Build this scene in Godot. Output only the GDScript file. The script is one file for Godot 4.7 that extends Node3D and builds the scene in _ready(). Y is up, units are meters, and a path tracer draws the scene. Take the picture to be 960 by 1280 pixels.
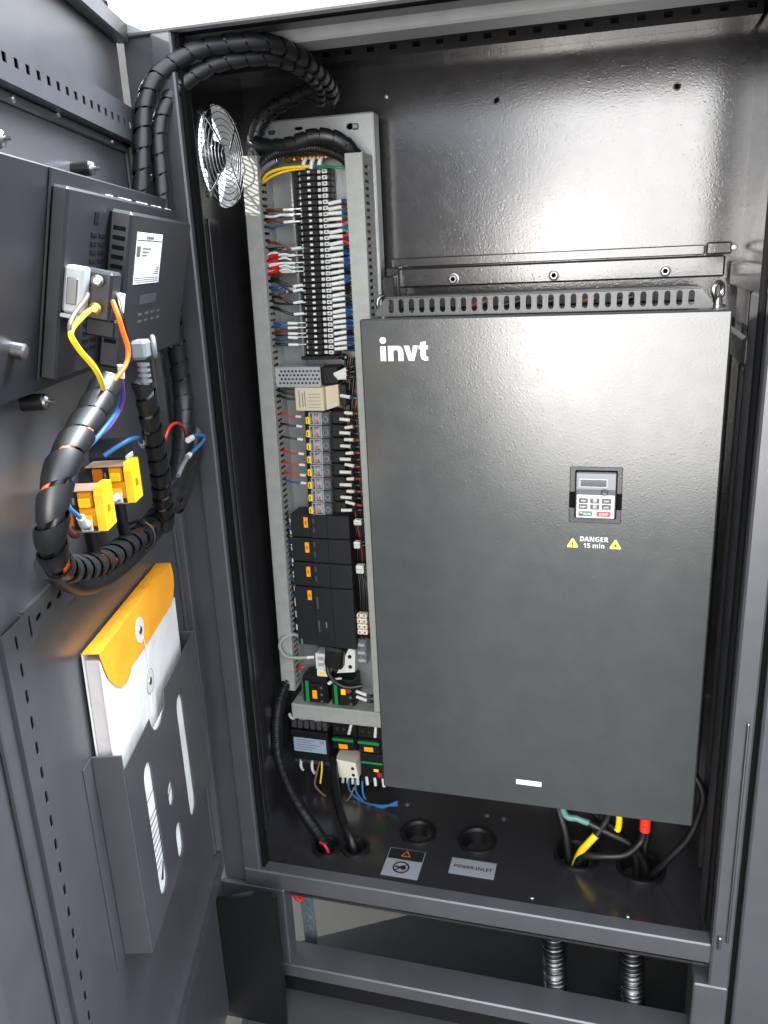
extends Node3D

# ---------- camera-independent scene: open electrical cabinet, metres, y up; x = 0 is the left edge of the drive, z = 0 its front ----------
var mats := {}
var counts := {}
var FD: Transform3D      # door: local -x runs from the hinge to the free edge, +z is the inside of the door
var FT: Transform3D      # tilted operator panel console on the door
var rng := RandomNumberGenerator.new()

class M:
	var v := PackedVector3Array()
	var n := PackedVector3Array()
	var t := PackedVector2Array()
	func tri(a: Vector3, b: Vector3, c: Vector3, toward: Vector3) -> void:
		var nn := (b - a).cross(c - a)
		if nn.length_squared() < 1e-18: return
		nn = nn.normalized()
		if nn.dot(toward) < 0.0:
			nn = -nn
			v.append_array([a, b, c])
		else:
			v.append_array([a, c, b])
		n.append_array([nn, nn, nn])
		t.append_array([Vector2.ZERO, Vector2.ZERO, Vector2.ZERO])
	func tris(a: Vector3, b: Vector3, c: Vector3, na: Vector3, nb: Vector3, nc: Vector3) -> void:
		if (b - a).cross(c - a).dot(na + nb + nc) < 0.0:
			v.append_array([a, b, c]); n.append_array([na, nb, nc])
		else:
			v.append_array([a, c, b]); n.append_array([na, nc, nb])
		t.append_array([Vector2.ZERO, Vector2.ZERO, Vector2.ZERO])
	func quad(a: Vector3, b: Vector3, c: Vector3, d: Vector3, toward: Vector3) -> void:
		tri(a, b, c, toward); tri(a, c, d, toward)
	func quads(p: Array, q: Array) -> void:
		tris(p[0], p[1], p[2], q[0], q[1], q[2]); tris(p[0], p[2], p[3], q[0], q[2], q[3])
	func uvquad(a: Vector3, b: Vector3, c: Vector3, d: Vector3, toward: Vector3) -> void:
		# a top left, b top right, c bottom right, d bottom left
		var s := v.size()
		quad(a, b, c, d, toward)
		var u := {a: Vector2(0, 0), b: Vector2(1, 0), c: Vector2(1, 1), d: Vector2(0, 1)}
		for i in range(s, v.size()): t[i] = u[v[i]]
	func mesh(x: Transform3D) -> ArrayMesh:
		var vv := PackedVector3Array(); var nn := PackedVector3Array()
		vv.resize(v.size()); nn.resize(v.size())
		var b := x.basis
		for i in v.size():
			vv[i] = x * v[i]; nn[i] = (b * n[i]).normalized()
		var a := []; a.resize(Mesh.ARRAY_MAX)
		a[Mesh.ARRAY_VERTEX] = vv; a[Mesh.ARRAY_NORMAL] = nn; a[Mesh.ARRAY_TEX_UV] = t
		var am := ArrayMesh.new()
		am.add_surface_from_arrays(Mesh.PRIMITIVE_TRIANGLES, a)
		return am

func V(x: float, y: float, z: float) -> Vector3: return Vector3(x, y, z)

# ---------- shapes ----------
func box(m: M, c: Vector3, s: Vector3, b := 0.0, T := Transform3D.IDENTITY) -> M:
	var h := s * 0.5
	b = min(b, min(h.x, min(h.y, h.z)) * 0.95)
	if b <= 0.0:
		for ax in 3:
			for sg in [-1.0, 1.0]:
				var p := []
				for k in [[-1, -1], [1, -1], [1, 1], [-1, 1]]:
					var q := Vector3.ZERO
					q[ax] = sg * h[ax]; q[(ax + 1) % 3] = k[0] * h[(ax + 1) % 3]; q[(ax + 2) % 3] = k[1] * h[(ax + 2) % 3]
					p.append(T * (c + q))
				var d := Vector3.ZERO; d[ax] = sg
				m.quad(p[0], p[1], p[2], p[3], T.basis * d)
		return m
	var P := func(ax: int, sg: Vector3) -> Vector3:
		var q := Vector3.ZERO
		for k in 3: q[k] = sg[k] * (h[k] if k == ax else h[k] - b)
		return T * (c + q)
	for ax in 3:
		var a1 := (ax + 1) % 3; var a2 := (ax + 2) % 3
		for sg in [-1.0, 1.0]:
			var p := []
			for k in [[-1, -1], [1, -1], [1, 1], [-1, 1]]:
				var q := Vector3.ZERO
				q[ax] = sg; q[a1] = k[0]; q[a2] = k[1]
				p.append(P.call(ax, q))
			var d := Vector3.ZERO; d[ax] = sg
			m.quad(p[0], p[1], p[2], p[3], T.basis * d)
		for s1 in [-1.0, 1.0]:
			for s2 in [-1.0, 1.0]:
				var qa := Vector3.ZERO; qa[ax] = -1; qa[a1] = s1; qa[a2] = s2
				var qb := qa; qb[ax] = 1
				var d := Vector3.ZERO; d[a1] = s1; d[a2] = s2
				m.quad(P.call(a1, qa), P.call(a1, qb), P.call(a2, qb), P.call(a2, qa), T.basis * d)
	for sx in [-1.0, 1.0]:
		for sy in [-1.0, 1.0]:
			for sz in [-1.0, 1.0]:
				var q := Vector3(sx, sy, sz)
				m.tri(P.call(0, q), P.call(1, q), P.call(2, q), T.basis * q)
	return m

func bb(m: M, x0: float, x1: float, y0: float, y1: float, z0: float, z1: float, b := 0.0, T := Transform3D.IDENTITY) -> M:
	return box(m, V((x0 + x1) / 2, (y0 + y1) / 2, (z0 + z1) / 2), V(absf(x1 - x0), absf(y1 - y0), absf(z1 - z0)), b, T)

func spline(pts: Array, k := 6) -> PackedVector3Array:
	var out := PackedVector3Array()
	for i in pts.size() - 1:
		var p0: Vector3 = pts[max(i - 1, 0)]; var p1: Vector3 = pts[i]; var p2: Vector3 = pts[i + 1]; var p3: Vector3 = pts[min(i + 2, pts.size() - 1)]
		for j in k:
			out.append(p1.cubic_interpolate(p2, p0, p3, float(j) / k))
	out.append(pts[-1])
	return out

func tube(m: M, pts: PackedVector3Array, r: float, seg := 8, caps := true, radii: Array = [], T := Transform3D.IDENTITY, closed := false) -> M:
	var k := pts.size()
	var rings := []; var nors := []
	var dir := (pts[1] - pts[0]).normalized()
	if closed: dir = (pts[1] - pts[k - 1]).normalized()
	var u := dir.cross(Vector3.UP if absf(dir.y) < 0.9 else Vector3.RIGHT).normalized()
	for i in k:
		var d: Vector3
		if closed: d = (pts[(i + 1) % k] - pts[(i + k - 1) % k]).normalized()
		else: d = (pts[min(i + 1, k - 1)] - pts[max(i - 1, 0)]).normalized()
		u = (u - d * u.dot(d)).normalized()
		var w := d.cross(u)
		var rr: float = radii[i] if radii.size() == k else r
		var slope := 0.0
		if radii.size() == k:
			var i0: int = max(i - 1, 0); var i1: int = min(i + 1, k - 1)
			slope = (radii[i1] - radii[i0]) / maxf((pts[i1] - pts[i0]).length(), 1e-6)
		var ring := PackedVector3Array(); var nr := PackedVector3Array()
		for s in seg:
			var a := TAU * s / seg
			var q := u * cos(a) + w * sin(a)
			ring.append(T * (pts[i] + q * rr)); nr.append(T.basis * (q - d * slope).normalized())
		rings.append(ring); nors.append(nr)
	for i in (k if closed else k - 1):
		var i2 := (i + 1) % k
		for s in seg:
			var s2 := (s + 1) % seg
			m.quads([rings[i][s], rings[i2][s], rings[i2][s2], rings[i][s2]], [nors[i][s], nors[i2][s], nors[i2][s2], nors[i][s2]])
	if caps and not closed:
		for e in [0, k - 1]:
			var d: Vector3 = T.basis * ((pts[0] - pts[1]) if e == 0 else (pts[k - 1] - pts[k - 2]))
			for s in range(1, seg - 1): m.tri(rings[e][0], rings[e][s], rings[e][s + 1], d)
	return m

func rod(m: M, a: Vector3, b: Vector3, r: float, seg := 12, T := Transform3D.IDENTITY) -> M:
	return tube(m, PackedVector3Array([a, b]), r, seg, true, [], T)

func lathe(m: M, o: Vector3, axis: Vector3, prof: Array, seg := 20, T := Transform3D.IDENTITY) -> M:
	# prof: [distance along axis, radius]; flat shaded across the profile, smooth round it
	axis = axis.normalized()
	var u := axis.cross(Vector3.UP if absf(axis.y) < 0.9 else Vector3.RIGHT).normalized()
	var w := axis.cross(u)
	for i in prof.size() - 1:
		var h0: float = prof[i][0]; var r0: float = prof[i][1]; var h1: float = prof[i + 1][0]; var r1: float = prof[i + 1][1]
		var sl := Vector2(h1 - h0, r1 - r0)
		if sl.length() < 1e-7: continue
		sl = sl.normalized()
		for s in seg:
			var a := TAU * s / seg; var b := TAU * (s + 1) / seg
			var qa := u * cos(a) + w * sin(a); var qb := u * cos(b) + w * sin(b)
			var na := T.basis * (qa * sl.x - axis * sl.y); var nb := T.basis * (qb * sl.x - axis * sl.y)
			var p := [T * (o + axis * h0 + qa * r0), T * (o + axis * h0 + qb * r0), T * (o + axis * h1 + qb * r1), T * (o + axis * h1 + qa * r1)]
			if r0 < 1e-6: m.tris(p[0], p[2], p[3], na, nb, na)
			elif r1 < 1e-6: m.tris(p[0], p[1], p[2], na, nb, nb)
			else: m.quads(p, [na, nb, nb, na])
	return m

func extrude(m: M, poly: PackedVector2Array, z0: float, z1: float, T := Transform3D.IDENTITY) -> M:
	var id := Geometry2D.triangulate_polygon(poly)
	for i in range(0, id.size(), 3):
		var a := poly[id[i]]; var b := poly[id[i + 1]]; var c := poly[id[i + 2]]
		m.tri(T * V(a.x, a.y, z1), T * V(b.x, b.y, z1), T * V(c.x, c.y, z1), T.basis * V(0, 0, 1))
		m.tri(T * V(a.x, a.y, z0), T * V(b.x, b.y, z0), T * V(c.x, c.y, z0), T.basis * V(0, 0, -1))
	var cw := Geometry2D.is_polygon_clockwise(poly)
	for i in poly.size():
		var a := poly[i]; var b := poly[(i + 1) % poly.size()]
		var d := (b - a)
		var nn := Vector2(d.y, -d.x) * (-1.0 if cw else 1.0)
		m.quad(T * V(a.x, a.y, z0), T * V(b.x, b.y, z0), T * V(b.x, b.y, z1), T * V(a.x, a.y, z1), T.basis * V(nn.x, nn.y, 0))
	return m

func circ(cx: float, cy: float, r: float, k := 20, ry := -1.0) -> PackedVector2Array:
	var p := PackedVector2Array()
	for i in k: p.append(Vector2(cx + r * cos(TAU * i / k), cy + (r if ry < 0 else ry) * sin(TAU * i / k)))
	return p
func rec(cx: float, cy: float, w: float, h: float) -> PackedVector2Array:
	return PackedVector2Array([Vector2(cx - w / 2, cy - h / 2), Vector2(cx + w / 2, cy - h / 2), Vector2(cx + w / 2, cy + h / 2), Vector2(cx - w / 2, cy + h / 2)])
func obr(cx: float, cy: float, w: float, h: float, k := 6) -> PackedVector2Array:
	# slot with round ends
	var p := PackedVector2Array()
	var r := minf(w, h) / 2
	var dx := w / 2 - r; var dy := h / 2 - r
	for e in 2:
		for i in k + 1:
			var a := PI * e + PI * i / k - (PI / 2 if w > h else 0.0)
			var s := 1.0 if e == 0 else -1.0
			p.append(Vector2(cx + (dx * s if w > h else 0.0) + r * cos(a), cy + (dy * s if h >= w else 0.0) + r * sin(a)))
	return p

func holed(m: M, x0: float, x1: float, y0: float, y1: float, holes: Array, z0: float, z1: float, T := Transform3D.IDENTITY) -> M:
	# a sheet with convex holes; holes fall into columns that do not overlap in x, and inside a column do not overlap in y
	var rec_ := []
	for h in holes:
		var r := Rect2(h[0], Vector2.ZERO)
		for p in h: r = r.expand(p)
		rec_.append([r, h])
	rec_.sort_custom(func(a, b): return a[0].position.x < b[0].position.x)
	var cols := []
	for r in rec_:
		if cols.size() and r[0].position.x < cols[-1][1]:
			cols[-1][1] = maxf(cols[-1][1], r[0].end.x); cols[-1][2].append(r)
		else: cols.append([r[0].position.x, r[0].end.x, [r]])
	var face := func(a: Vector2, b: Vector2, c: Vector2, d: Vector2):
		for z in [[z0, -1.0], [z1, 1.0]]:
			m.quad(T * V(a.x, a.y, z[0]), T * V(b.x, b.y, z[0]), T * V(c.x, c.y, z[0]), T * V(d.x, d.y, z[0]), T.basis * V(0, 0, z[1]))
	if cols.is_empty(): face.call(Vector2(x0, y0), Vector2(x1, y0), Vector2(x1, y1), Vector2(x0, y1))
	for ci in cols.size():
		var xa: float = x0 if ci == 0 else (cols[ci - 1][1] + cols[ci][0]) / 2
		var xb: float = x1 if ci == cols.size() - 1 else (cols[ci][1] + cols[ci + 1][0]) / 2
		var st: Array = cols[ci][2]
		st.sort_custom(func(a, b): return a[0].position.y < b[0].position.y)
		for k in st.size():
			var ya: float = y0 if k == 0 else (st[k - 1][0].end.y + st[k][0].position.y) / 2
			var yb: float = y1 if k == st.size() - 1 else (st[k][0].end.y + st[k + 1][0].position.y) / 2
			var r: Rect2 = st[k][0]; var h: PackedVector2Array = st[k][1]
			face.call(Vector2(xa, ya), Vector2(r.position.x, ya), Vector2(r.position.x, yb), Vector2(xa, yb))
			face.call(Vector2(r.end.x, ya), Vector2(xb, ya), Vector2(xb, yb), Vector2(r.end.x, yb))
			var cen := r.get_center()
			for i in h.size():
				var a := h[i]; var b := h[(i + 1) % h.size()]
				if absf(a.x - b.x) > 1e-6:
					var ye: float = yb if (a.y + b.y) / 2 > cen.y else ya
					face.call(a, b, Vector2(b.x, ye), Vector2(a.x, ye))
				var mid := cen - (a + b) / 2
				var d := b - a
				var nn := Vector2(d.y, -d.x)
				if nn.dot(mid) < 0: nn = -nn
				m.quad(T * V(a.x, a.y, z0), T * V(b.x, b.y, z0), T * V(b.x, b.y, z1), T * V(a.x, a.y, z1), T.basis * V(nn.x, nn.y, 0))
	for e in [[x0, y0, x1, y0, 0, -1], [x1, y0, x1, y1, 1, 0], [x1, y1, x0, y1, 0, 1], [x0, y1, x0, y0, -1, 0]]:
		m.quad(T * V(e[0], e[1], z0), T * V(e[2], e[3], z0), T * V(e[2], e[3], z1), T * V(e[0], e[1], z1), T.basis * V(e[4], e[5], 0))
	return m

# frames whose local z is the outward normal
var FX := Transform3D(Basis(Vector3(0, 0, -1), Vector3(0, 1, 0), Vector3(1, 0, 0)), Vector3.ZERO)     # local x = -z, y = y, z = +x
var FY := Transform3D(Basis(Vector3(1, 0, 0), Vector3(0, 0, -1), Vector3(0, 1, 0)), Vector3.ZERO)     # local x = x, y = -z, z = +y

# ---------- nodes ----------
func numbered(parent: Node, called: String) -> String:
	var key := str(parent.get_instance_id()) + called
	var k: int = counts.get(key, 0)
	counts[key] = k + 1
	return called if k == 0 else "%s_%03d" % [called, k]
func tag(o: Node, label: String, category: String, group := "") -> Node:
	o.set_meta("label", label); o.set_meta("category", category)
	if group: o.set_meta("group", group)
	return o
func thing(called: String, label: String, category: String, base: Vector3, group := "", F := Transform3D.IDENTITY) -> Node3D:
	# base is given in the frame F; the node stands there, turned like F
	var o := Node3D.new()
	o.name = numbered(self, called)
	add_child(o, true)
	o.transform = F * Transform3D(Basis.IDENTITY, base)
	tag(o, label, category, group)
	return o
func part(parent: Node, called: String, m: M, ma: Material, F := Transform3D.IDENTITY, label := "") -> MeshInstance3D:
	# m is given in the frame F
	var o := MeshInstance3D.new()
	o.name = numbered(parent, called)
	var top := parent
	while top != self and top.get_parent() != self: top = top.get_parent()
	var X := F
	if top != self: X = (top as Node3D).transform.affine_inverse() * F
	o.mesh = m.mesh(X)
	o.material_override = ma
	parent.add_child(o, true)
	if label: o.set_meta("label", label)
	return o
func solo(called: String, label: String, category: String, m: M, ma: Material, base: Vector3, group := "", F := Transform3D.IDENTITY) -> MeshInstance3D:
	var o := MeshInstance3D.new()
	o.name = numbered(self, called)
	add_child(o, true)
	o.transform = F * Transform3D(Basis.IDENTITY, base)
	o.mesh = m.mesh(Transform3D(Basis.IDENTITY, -base))
	o.material_override = ma
	tag(o, label, category, group)
	return o
func dup(src: Node3D, at: Vector3, label: String, called := "") -> Node3D:
	var o: Node3D = src.duplicate()
	o.name = numbered(self, called if called else String(src.name).rstrip("0123456789_"))
	add_child(o, true)
	o.position = at
	o.set_meta("label", label)
	return o
func text(parent: Node3D, called: String, s: String, h: float, at: Vector3, ma: Material, F := Transform3D.IDENTITY, bold := true, depth := 0.0006) -> MeshInstance3D:
	var t := TextMesh.new()
	var f := SystemFont.new()
	f.font_names = PackedStringArray(["Droid Sans"]); f.font_weight = 700 if bold else 400
	t.font = f; t.text = s; t.font_size = 32; t.pixel_size = h / 23.0; t.depth = depth
	t.horizontal_alignment = HORIZONTAL_ALIGNMENT_CENTER; t.vertical_alignment = VERTICAL_ALIGNMENT_CENTER
	t.curve_step = 2.0
	var o := MeshInstance3D.new()
	o.name = numbered(parent, called)
	o.mesh = t; o.material_override = ma
	parent.add_child(o, true)
	var top: Node = parent
	while top.get_parent() != self: top = top.get_parent()
	o.transform = (top as Node3D).transform.affine_inverse() * F * Transform3D(Basis.IDENTITY, at)
	return o
const ORD := ["first", "second", "third", "fourth", "fifth", "sixth", "seventh", "eighth", "ninth", "tenth", "eleventh", "twelfth", "thirteenth", "fourteenth", "fifteenth", "sixteenth", "seventeenth", "eighteenth", "nineteenth", "twentieth", "twenty-first", "twenty-second", "twenty-third", "twenty-fourth", "twenty-fifth", "twenty-sixth", "twenty-seventh", "twenty-eighth", "twenty-ninth", "thirtieth", "thirty-first", "thirty-second", "thirty-third", "thirty-fourth"]

# ---------- materials ----------
func noise_image(size: int, freq: float, sd: int, oct := 3, kind := FastNoiseLite.TYPE_SIMPLEX_SMOOTH) -> Image:
	var f := FastNoiseLite.new()
	f.seed = sd; f.frequency = freq; f.fractal_octaves = oct; f.noise_type = kind
	return f.get_seamless_image(size, size)
func mat(key: String, c: Color, rough := 0.5, metal := 0.0, spec := 0.5) -> StandardMaterial3D:
	if mats.has(key): return mats[key]
	var m := StandardMaterial3D.new()
	m.albedo_color = c; m.roughness = rough; m.metallic = metal; m.metallic_specular = spec
	mats[key] = m
	return m
var tex_peel: ImageTexture
var tex_fine: ImageTexture
var tex_dust: ImageTexture
var tex_brush: ImageTexture
var tex_crease: ImageTexture
var tex_smear: ImageTexture
func bump(img: Image, k: float) -> ImageTexture:
	# the slopes are taken on a wider, repeated picture, so that the tiles meet without a seam
	img.convert(Image.FORMAT_RGBA8)
	var w := img.get_width()
	var big := Image.create(w + 32, w + 32, false, Image.FORMAT_RGBA8)
	for i in [-1, 0, 1]:
		for j in [-1, 0, 1]:
			var at := Vector2i(16 + i * w, 16 + j * w)
			var src := Rect2i(maxi(0, -at.x), maxi(0, -at.y), w, w)
			src.size = Vector2i(mini(w - src.position.x, w + 32 - maxi(at.x, 0)), mini(w - src.position.y, w + 32 - maxi(at.y, 0)))
			big.blit_rect(img, src, Vector2i(maxi(at.x, 0), maxi(at.y, 0)))
	big.bump_map_to_normal_map(k)
	return ImageTexture.create_from_image(big.get_region(Rect2i(16, 16, w, w)))
func textures() -> void:
	# powder coat: many small round bumps, laid so that the tile repeats without a seam
	var hs := PackedFloat32Array(); hs.resize(1024 * 1024)
	var rg := RandomNumberGenerator.new(); rg.seed = 77
	for i in 9000:
		var cx := rg.randi() % 1024; var cy := rg.randi() % 1024
		var rr := rg.randi_range(5, 10)
		var hh := rg.randf_range(-0.16, 0.20) * (2.2 if i % 9 == 0 else 1.0)
		for y in range(-rr, rr + 1):
			var row := ((cy + y + 1024) % 1024) * 1024
			for x in range(-rr, rr + 1):
				var q := 1.0 - float(x * x + y * y) / (rr * rr)
				if q > 0.0: hs[row + (cx + x + 1024) % 1024] += hh * q * q
	var by := PackedByteArray(); by.resize(1024 * 1024)
	for i in hs.size(): by[i] = clampi(int(128.0 + hs[i] * 110.0), 0, 255)
	tex_peel = bump(Image.create_from_data(1024, 1024, false, Image.FORMAT_L8, by), 14.0)
	tex_crease = bump(noise_image(512, 0.008, 31, 4), 10.0)
	# smears: where hands and rags have dulled or polished the paint
	var s1 := noise_image(512, 0.010, 41, 4); var s2 := noise_image(512, 0.05, 43, 3)
	var se := Image.create(512, 512, false, Image.FORMAT_RGB8)
	for y in 512:
		for x in 512:
			var q := clampf(0.80 + 0.13 * (s1.get_pixel(x, y).r - 0.5) + 0.07 * (s2.get_pixel((x * 3) % 512, y).r - 0.5), 0.45, 1.0)
			se.set_pixel(x, y, Color(q, q, q))
	tex_smear = ImageTexture.create_from_image(se)
	tex_fine = bump(noise_image(512, 0.16, 5, 3), 4.0)
	# dust and wear: mostly white with slightly darker and lighter clouds
	var a := noise_image(512, 0.006, 9, 4); var b := noise_image(512, 0.2, 11, 2)
	var d := Image.create(512, 512, false, Image.FORMAT_RGB8)
	for y in 512:
		for x in 512:
			var q := 0.94 + 0.07 * (a.get_pixel(x, y).r - 0.5) + 0.04 * (b.get_pixel(x, y).r - 0.5)
			d.set_pixel(x, y, Color(q, q, q))
	tex_dust = ImageTexture.create_from_image(d)
	var g := noise_image(256, 0.03, 21, 4)
	var e := Image.create(256, 256, false, Image.FORMAT_RGB8)
	for y in 256:
		for x in 256:
			var q := 0.82 + 0.3 * (g.get_pixel(x, y).r - 0.5) + 0.1 * (a.get_pixel(x, (y * 37) % 512).r - 0.5)
			e.set_pixel(x, y, Color(q, q, q))
	tex_brush = ImageTexture.create_from_image(e)
func coat(key: String, c: Color, rough: float, peel: float, scale := 5.0, spec := 0.5, fine := false, metal := 0.0) -> StandardMaterial3D:
	var m := mat(key, c, rough, metal, spec)
	m.uv1_triplanar = true; m.uv1_world_triplanar = true; m.uv1_scale = Vector3.ONE * scale
	m.normal_enabled = peel > 0.0
	if peel > 0.0:
		m.normal_texture = tex_fine if fine else tex_peel; m.normal_scale = peel
	m.albedo_texture = tex_dust
	return m
func make_materials() -> void:
	textures()
	coat("paint", Color(0.27, 0.272, 0.282), 0.40, 0.06, 3.0, 0.75)            # cabinet and door powder coat
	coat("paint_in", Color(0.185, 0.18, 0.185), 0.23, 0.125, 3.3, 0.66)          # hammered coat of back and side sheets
	coat("header", Color(0.60, 0.605, 0.61), 0.4, 0.05, 4.0, 0.5)              # top frame; its sunlit brightness is put into this lighter grey
	coat("drive", Color(0.235, 0.245, 0.243), 0.28, 0.085, 3.3, 0.68)
	coat("drive_trim", Color(0.25, 0.25, 0.25), 0.33, 0.16, 3.0, 0.5)
	coat("black", Color(0.07, 0.07, 0.075), 0.45, 0.25, 8.0, 0.45, true)
	coat("plc", Color(0.115, 0.12, 0.13), 0.5, 0.3, 12.0, 0.4, true)
	coat("hmi", Color(0.115, 0.12, 0.135), 0.42, 0.3, 12.0, 0.5, true)
	coat("duct", Color(0.60, 0.605, 0.585), 0.5, 0.12, 10.0, 0.4, true)
	coat("zinc", Color(0.62, 0.63, 0.63), 0.38, 0.15, 3.0, 0.5, true, 0.65)
	coat("concrete", Color(0.245, 0.245, 0.242), 0.8, 0.12, 1.3, 0.3)
	for k in ["paint", "paint_in", "drive"]:
		mats[k].roughness_texture = tex_smear
		mats[k].roughness_texture_channel = BaseMaterial3D.TEXTURE_CHANNEL_RED
	mat("steel", Color(0.55, 0.55, 0.55), 0.34, 1.0)
	mat("chrome", Color(0.85, 0.85, 0.86), 0.12, 1.0)
	mat("lug", Color(0.80, 0.80, 0.79), 0.35, 0.2)
	mat("screw", Color(0.75, 0.75, 0.74), 0.3, 1.0)
	mat("brass", Color(0.80, 0.62, 0.30), 0.3, 1.0)
	mat("rubber", Color(0.06, 0.06, 0.065), 0.45, 0.0, 0.5)
	mat("wrap", Color(0.075, 0.078, 0.085), 0.43, 0.0, 0.55)
	mat("gasket", Color(0.05, 0.05, 0.052), 0.85, 0.0, 0.2)
	mat("conduit", Color(0.36, 0.36, 0.36), 0.35, 1.0)
	mat("white", Color(0.80, 0.80, 0.78), 0.5)
	mat("paper", Color(0.88, 0.875, 0.86), 0.75)
	mat("paper2", Color(0.80, 0.77, 0.76), 0.8)
	mat("orange_card", Color(0.98, 0.66, 0.14), 0.6)
	mat("ink", Color(0.06, 0.06, 0.07), 0.7)
	mat("yellow", Color(0.97, 0.78, 0.10), 0.45)
	mat("amber", Color(0.95, 0.62, 0.05), 0.4)
	mat("amber_dark", Color(0.75, 0.40, 0.04), 0.45)
	mat("tagyellow", Color(0.96, 0.80, 0.12), 0.55)
	mat("beige", Color(0.74, 0.70, 0.60), 0.5)
	mat("ivory", Color(0.86, 0.84, 0.76), 0.45)
	mat("w_red", Color(0.70, 0.13, 0.10), 0.42)
	mat("w_brown", Color(0.36, 0.15, 0.11), 0.45)
	mat("w_blue", Color(0.10, 0.24, 0.42), 0.42)
	mat("w_lightblue", Color(0.18, 0.42, 0.63), 0.42)
	mat("w_black", Color(0.05, 0.05, 0.055), 0.4)
	mat("w_white", Color(0.82, 0.82, 0.80), 0.45)
	mat("w_grey", Color(0.42, 0.42, 0.43), 0.45)
	mat("w_yellow", Color(0.93, 0.78, 0.10), 0.42)
	mat("w_orange", Color(0.95, 0.42, 0.10), 0.42)
	mat("w_green", Color(0.05, 0.45, 0.32), 0.42)
	mat("w_purple", Color(0.38, 0.25, 0.55), 0.42)
	mat("w_teal", Color(0.15, 0.50, 0.50), 0.42)
	mat("w_paleteal", Color(0.36, 0.52, 0.48), 0.42)
	mat("green", Color(0.06, 0.52, 0.25), 0.4)
	mat("keygreen", Color(0.12, 0.42, 0.26), 0.5)
	mat("keyred", Color(0.80, 0.25, 0.22), 0.5)
	mat("keygrey", Color(0.30, 0.30, 0.30), 0.5)
	mat("lcd", Color(0.10, 0.13, 0.16), 0.12, 0.0, 0.6)
	mat("silver", Color(0.66, 0.67, 0.68), 0.4, 0.3)
	for k in ["paper", "paper2", "orange_card"]:
		var pm: StandardMaterial3D = mats[k]
		pm.uv1_triplanar = true; pm.uv1_world_triplanar = true; pm.uv1_scale = Vector3.ONE * 2.2
		pm.normal_enabled = true; pm.normal_texture = tex_crease; pm.normal_scale = 0.45
		pm.albedo_texture = tex_dust
	var cl := mat("clear", Color(0.85, 0.86, 0.88, 0.12), 0.06)
	cl.transparency = BaseMaterial3D.TRANSPARENCY_ALPHA
	var cg := mat("cleargrey", Color(0.55, 0.57, 0.58, 0.35), 0.1)
	cg.transparency = BaseMaterial3D.TRANSPARENCY_ALPHA
	var zb := coat("galv", Color(0.70, 0.76, 0.80), 0.35, 0.1, 12.0, 0.5, true, 0.8)
	zb.albedo_texture = tex_brush

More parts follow.
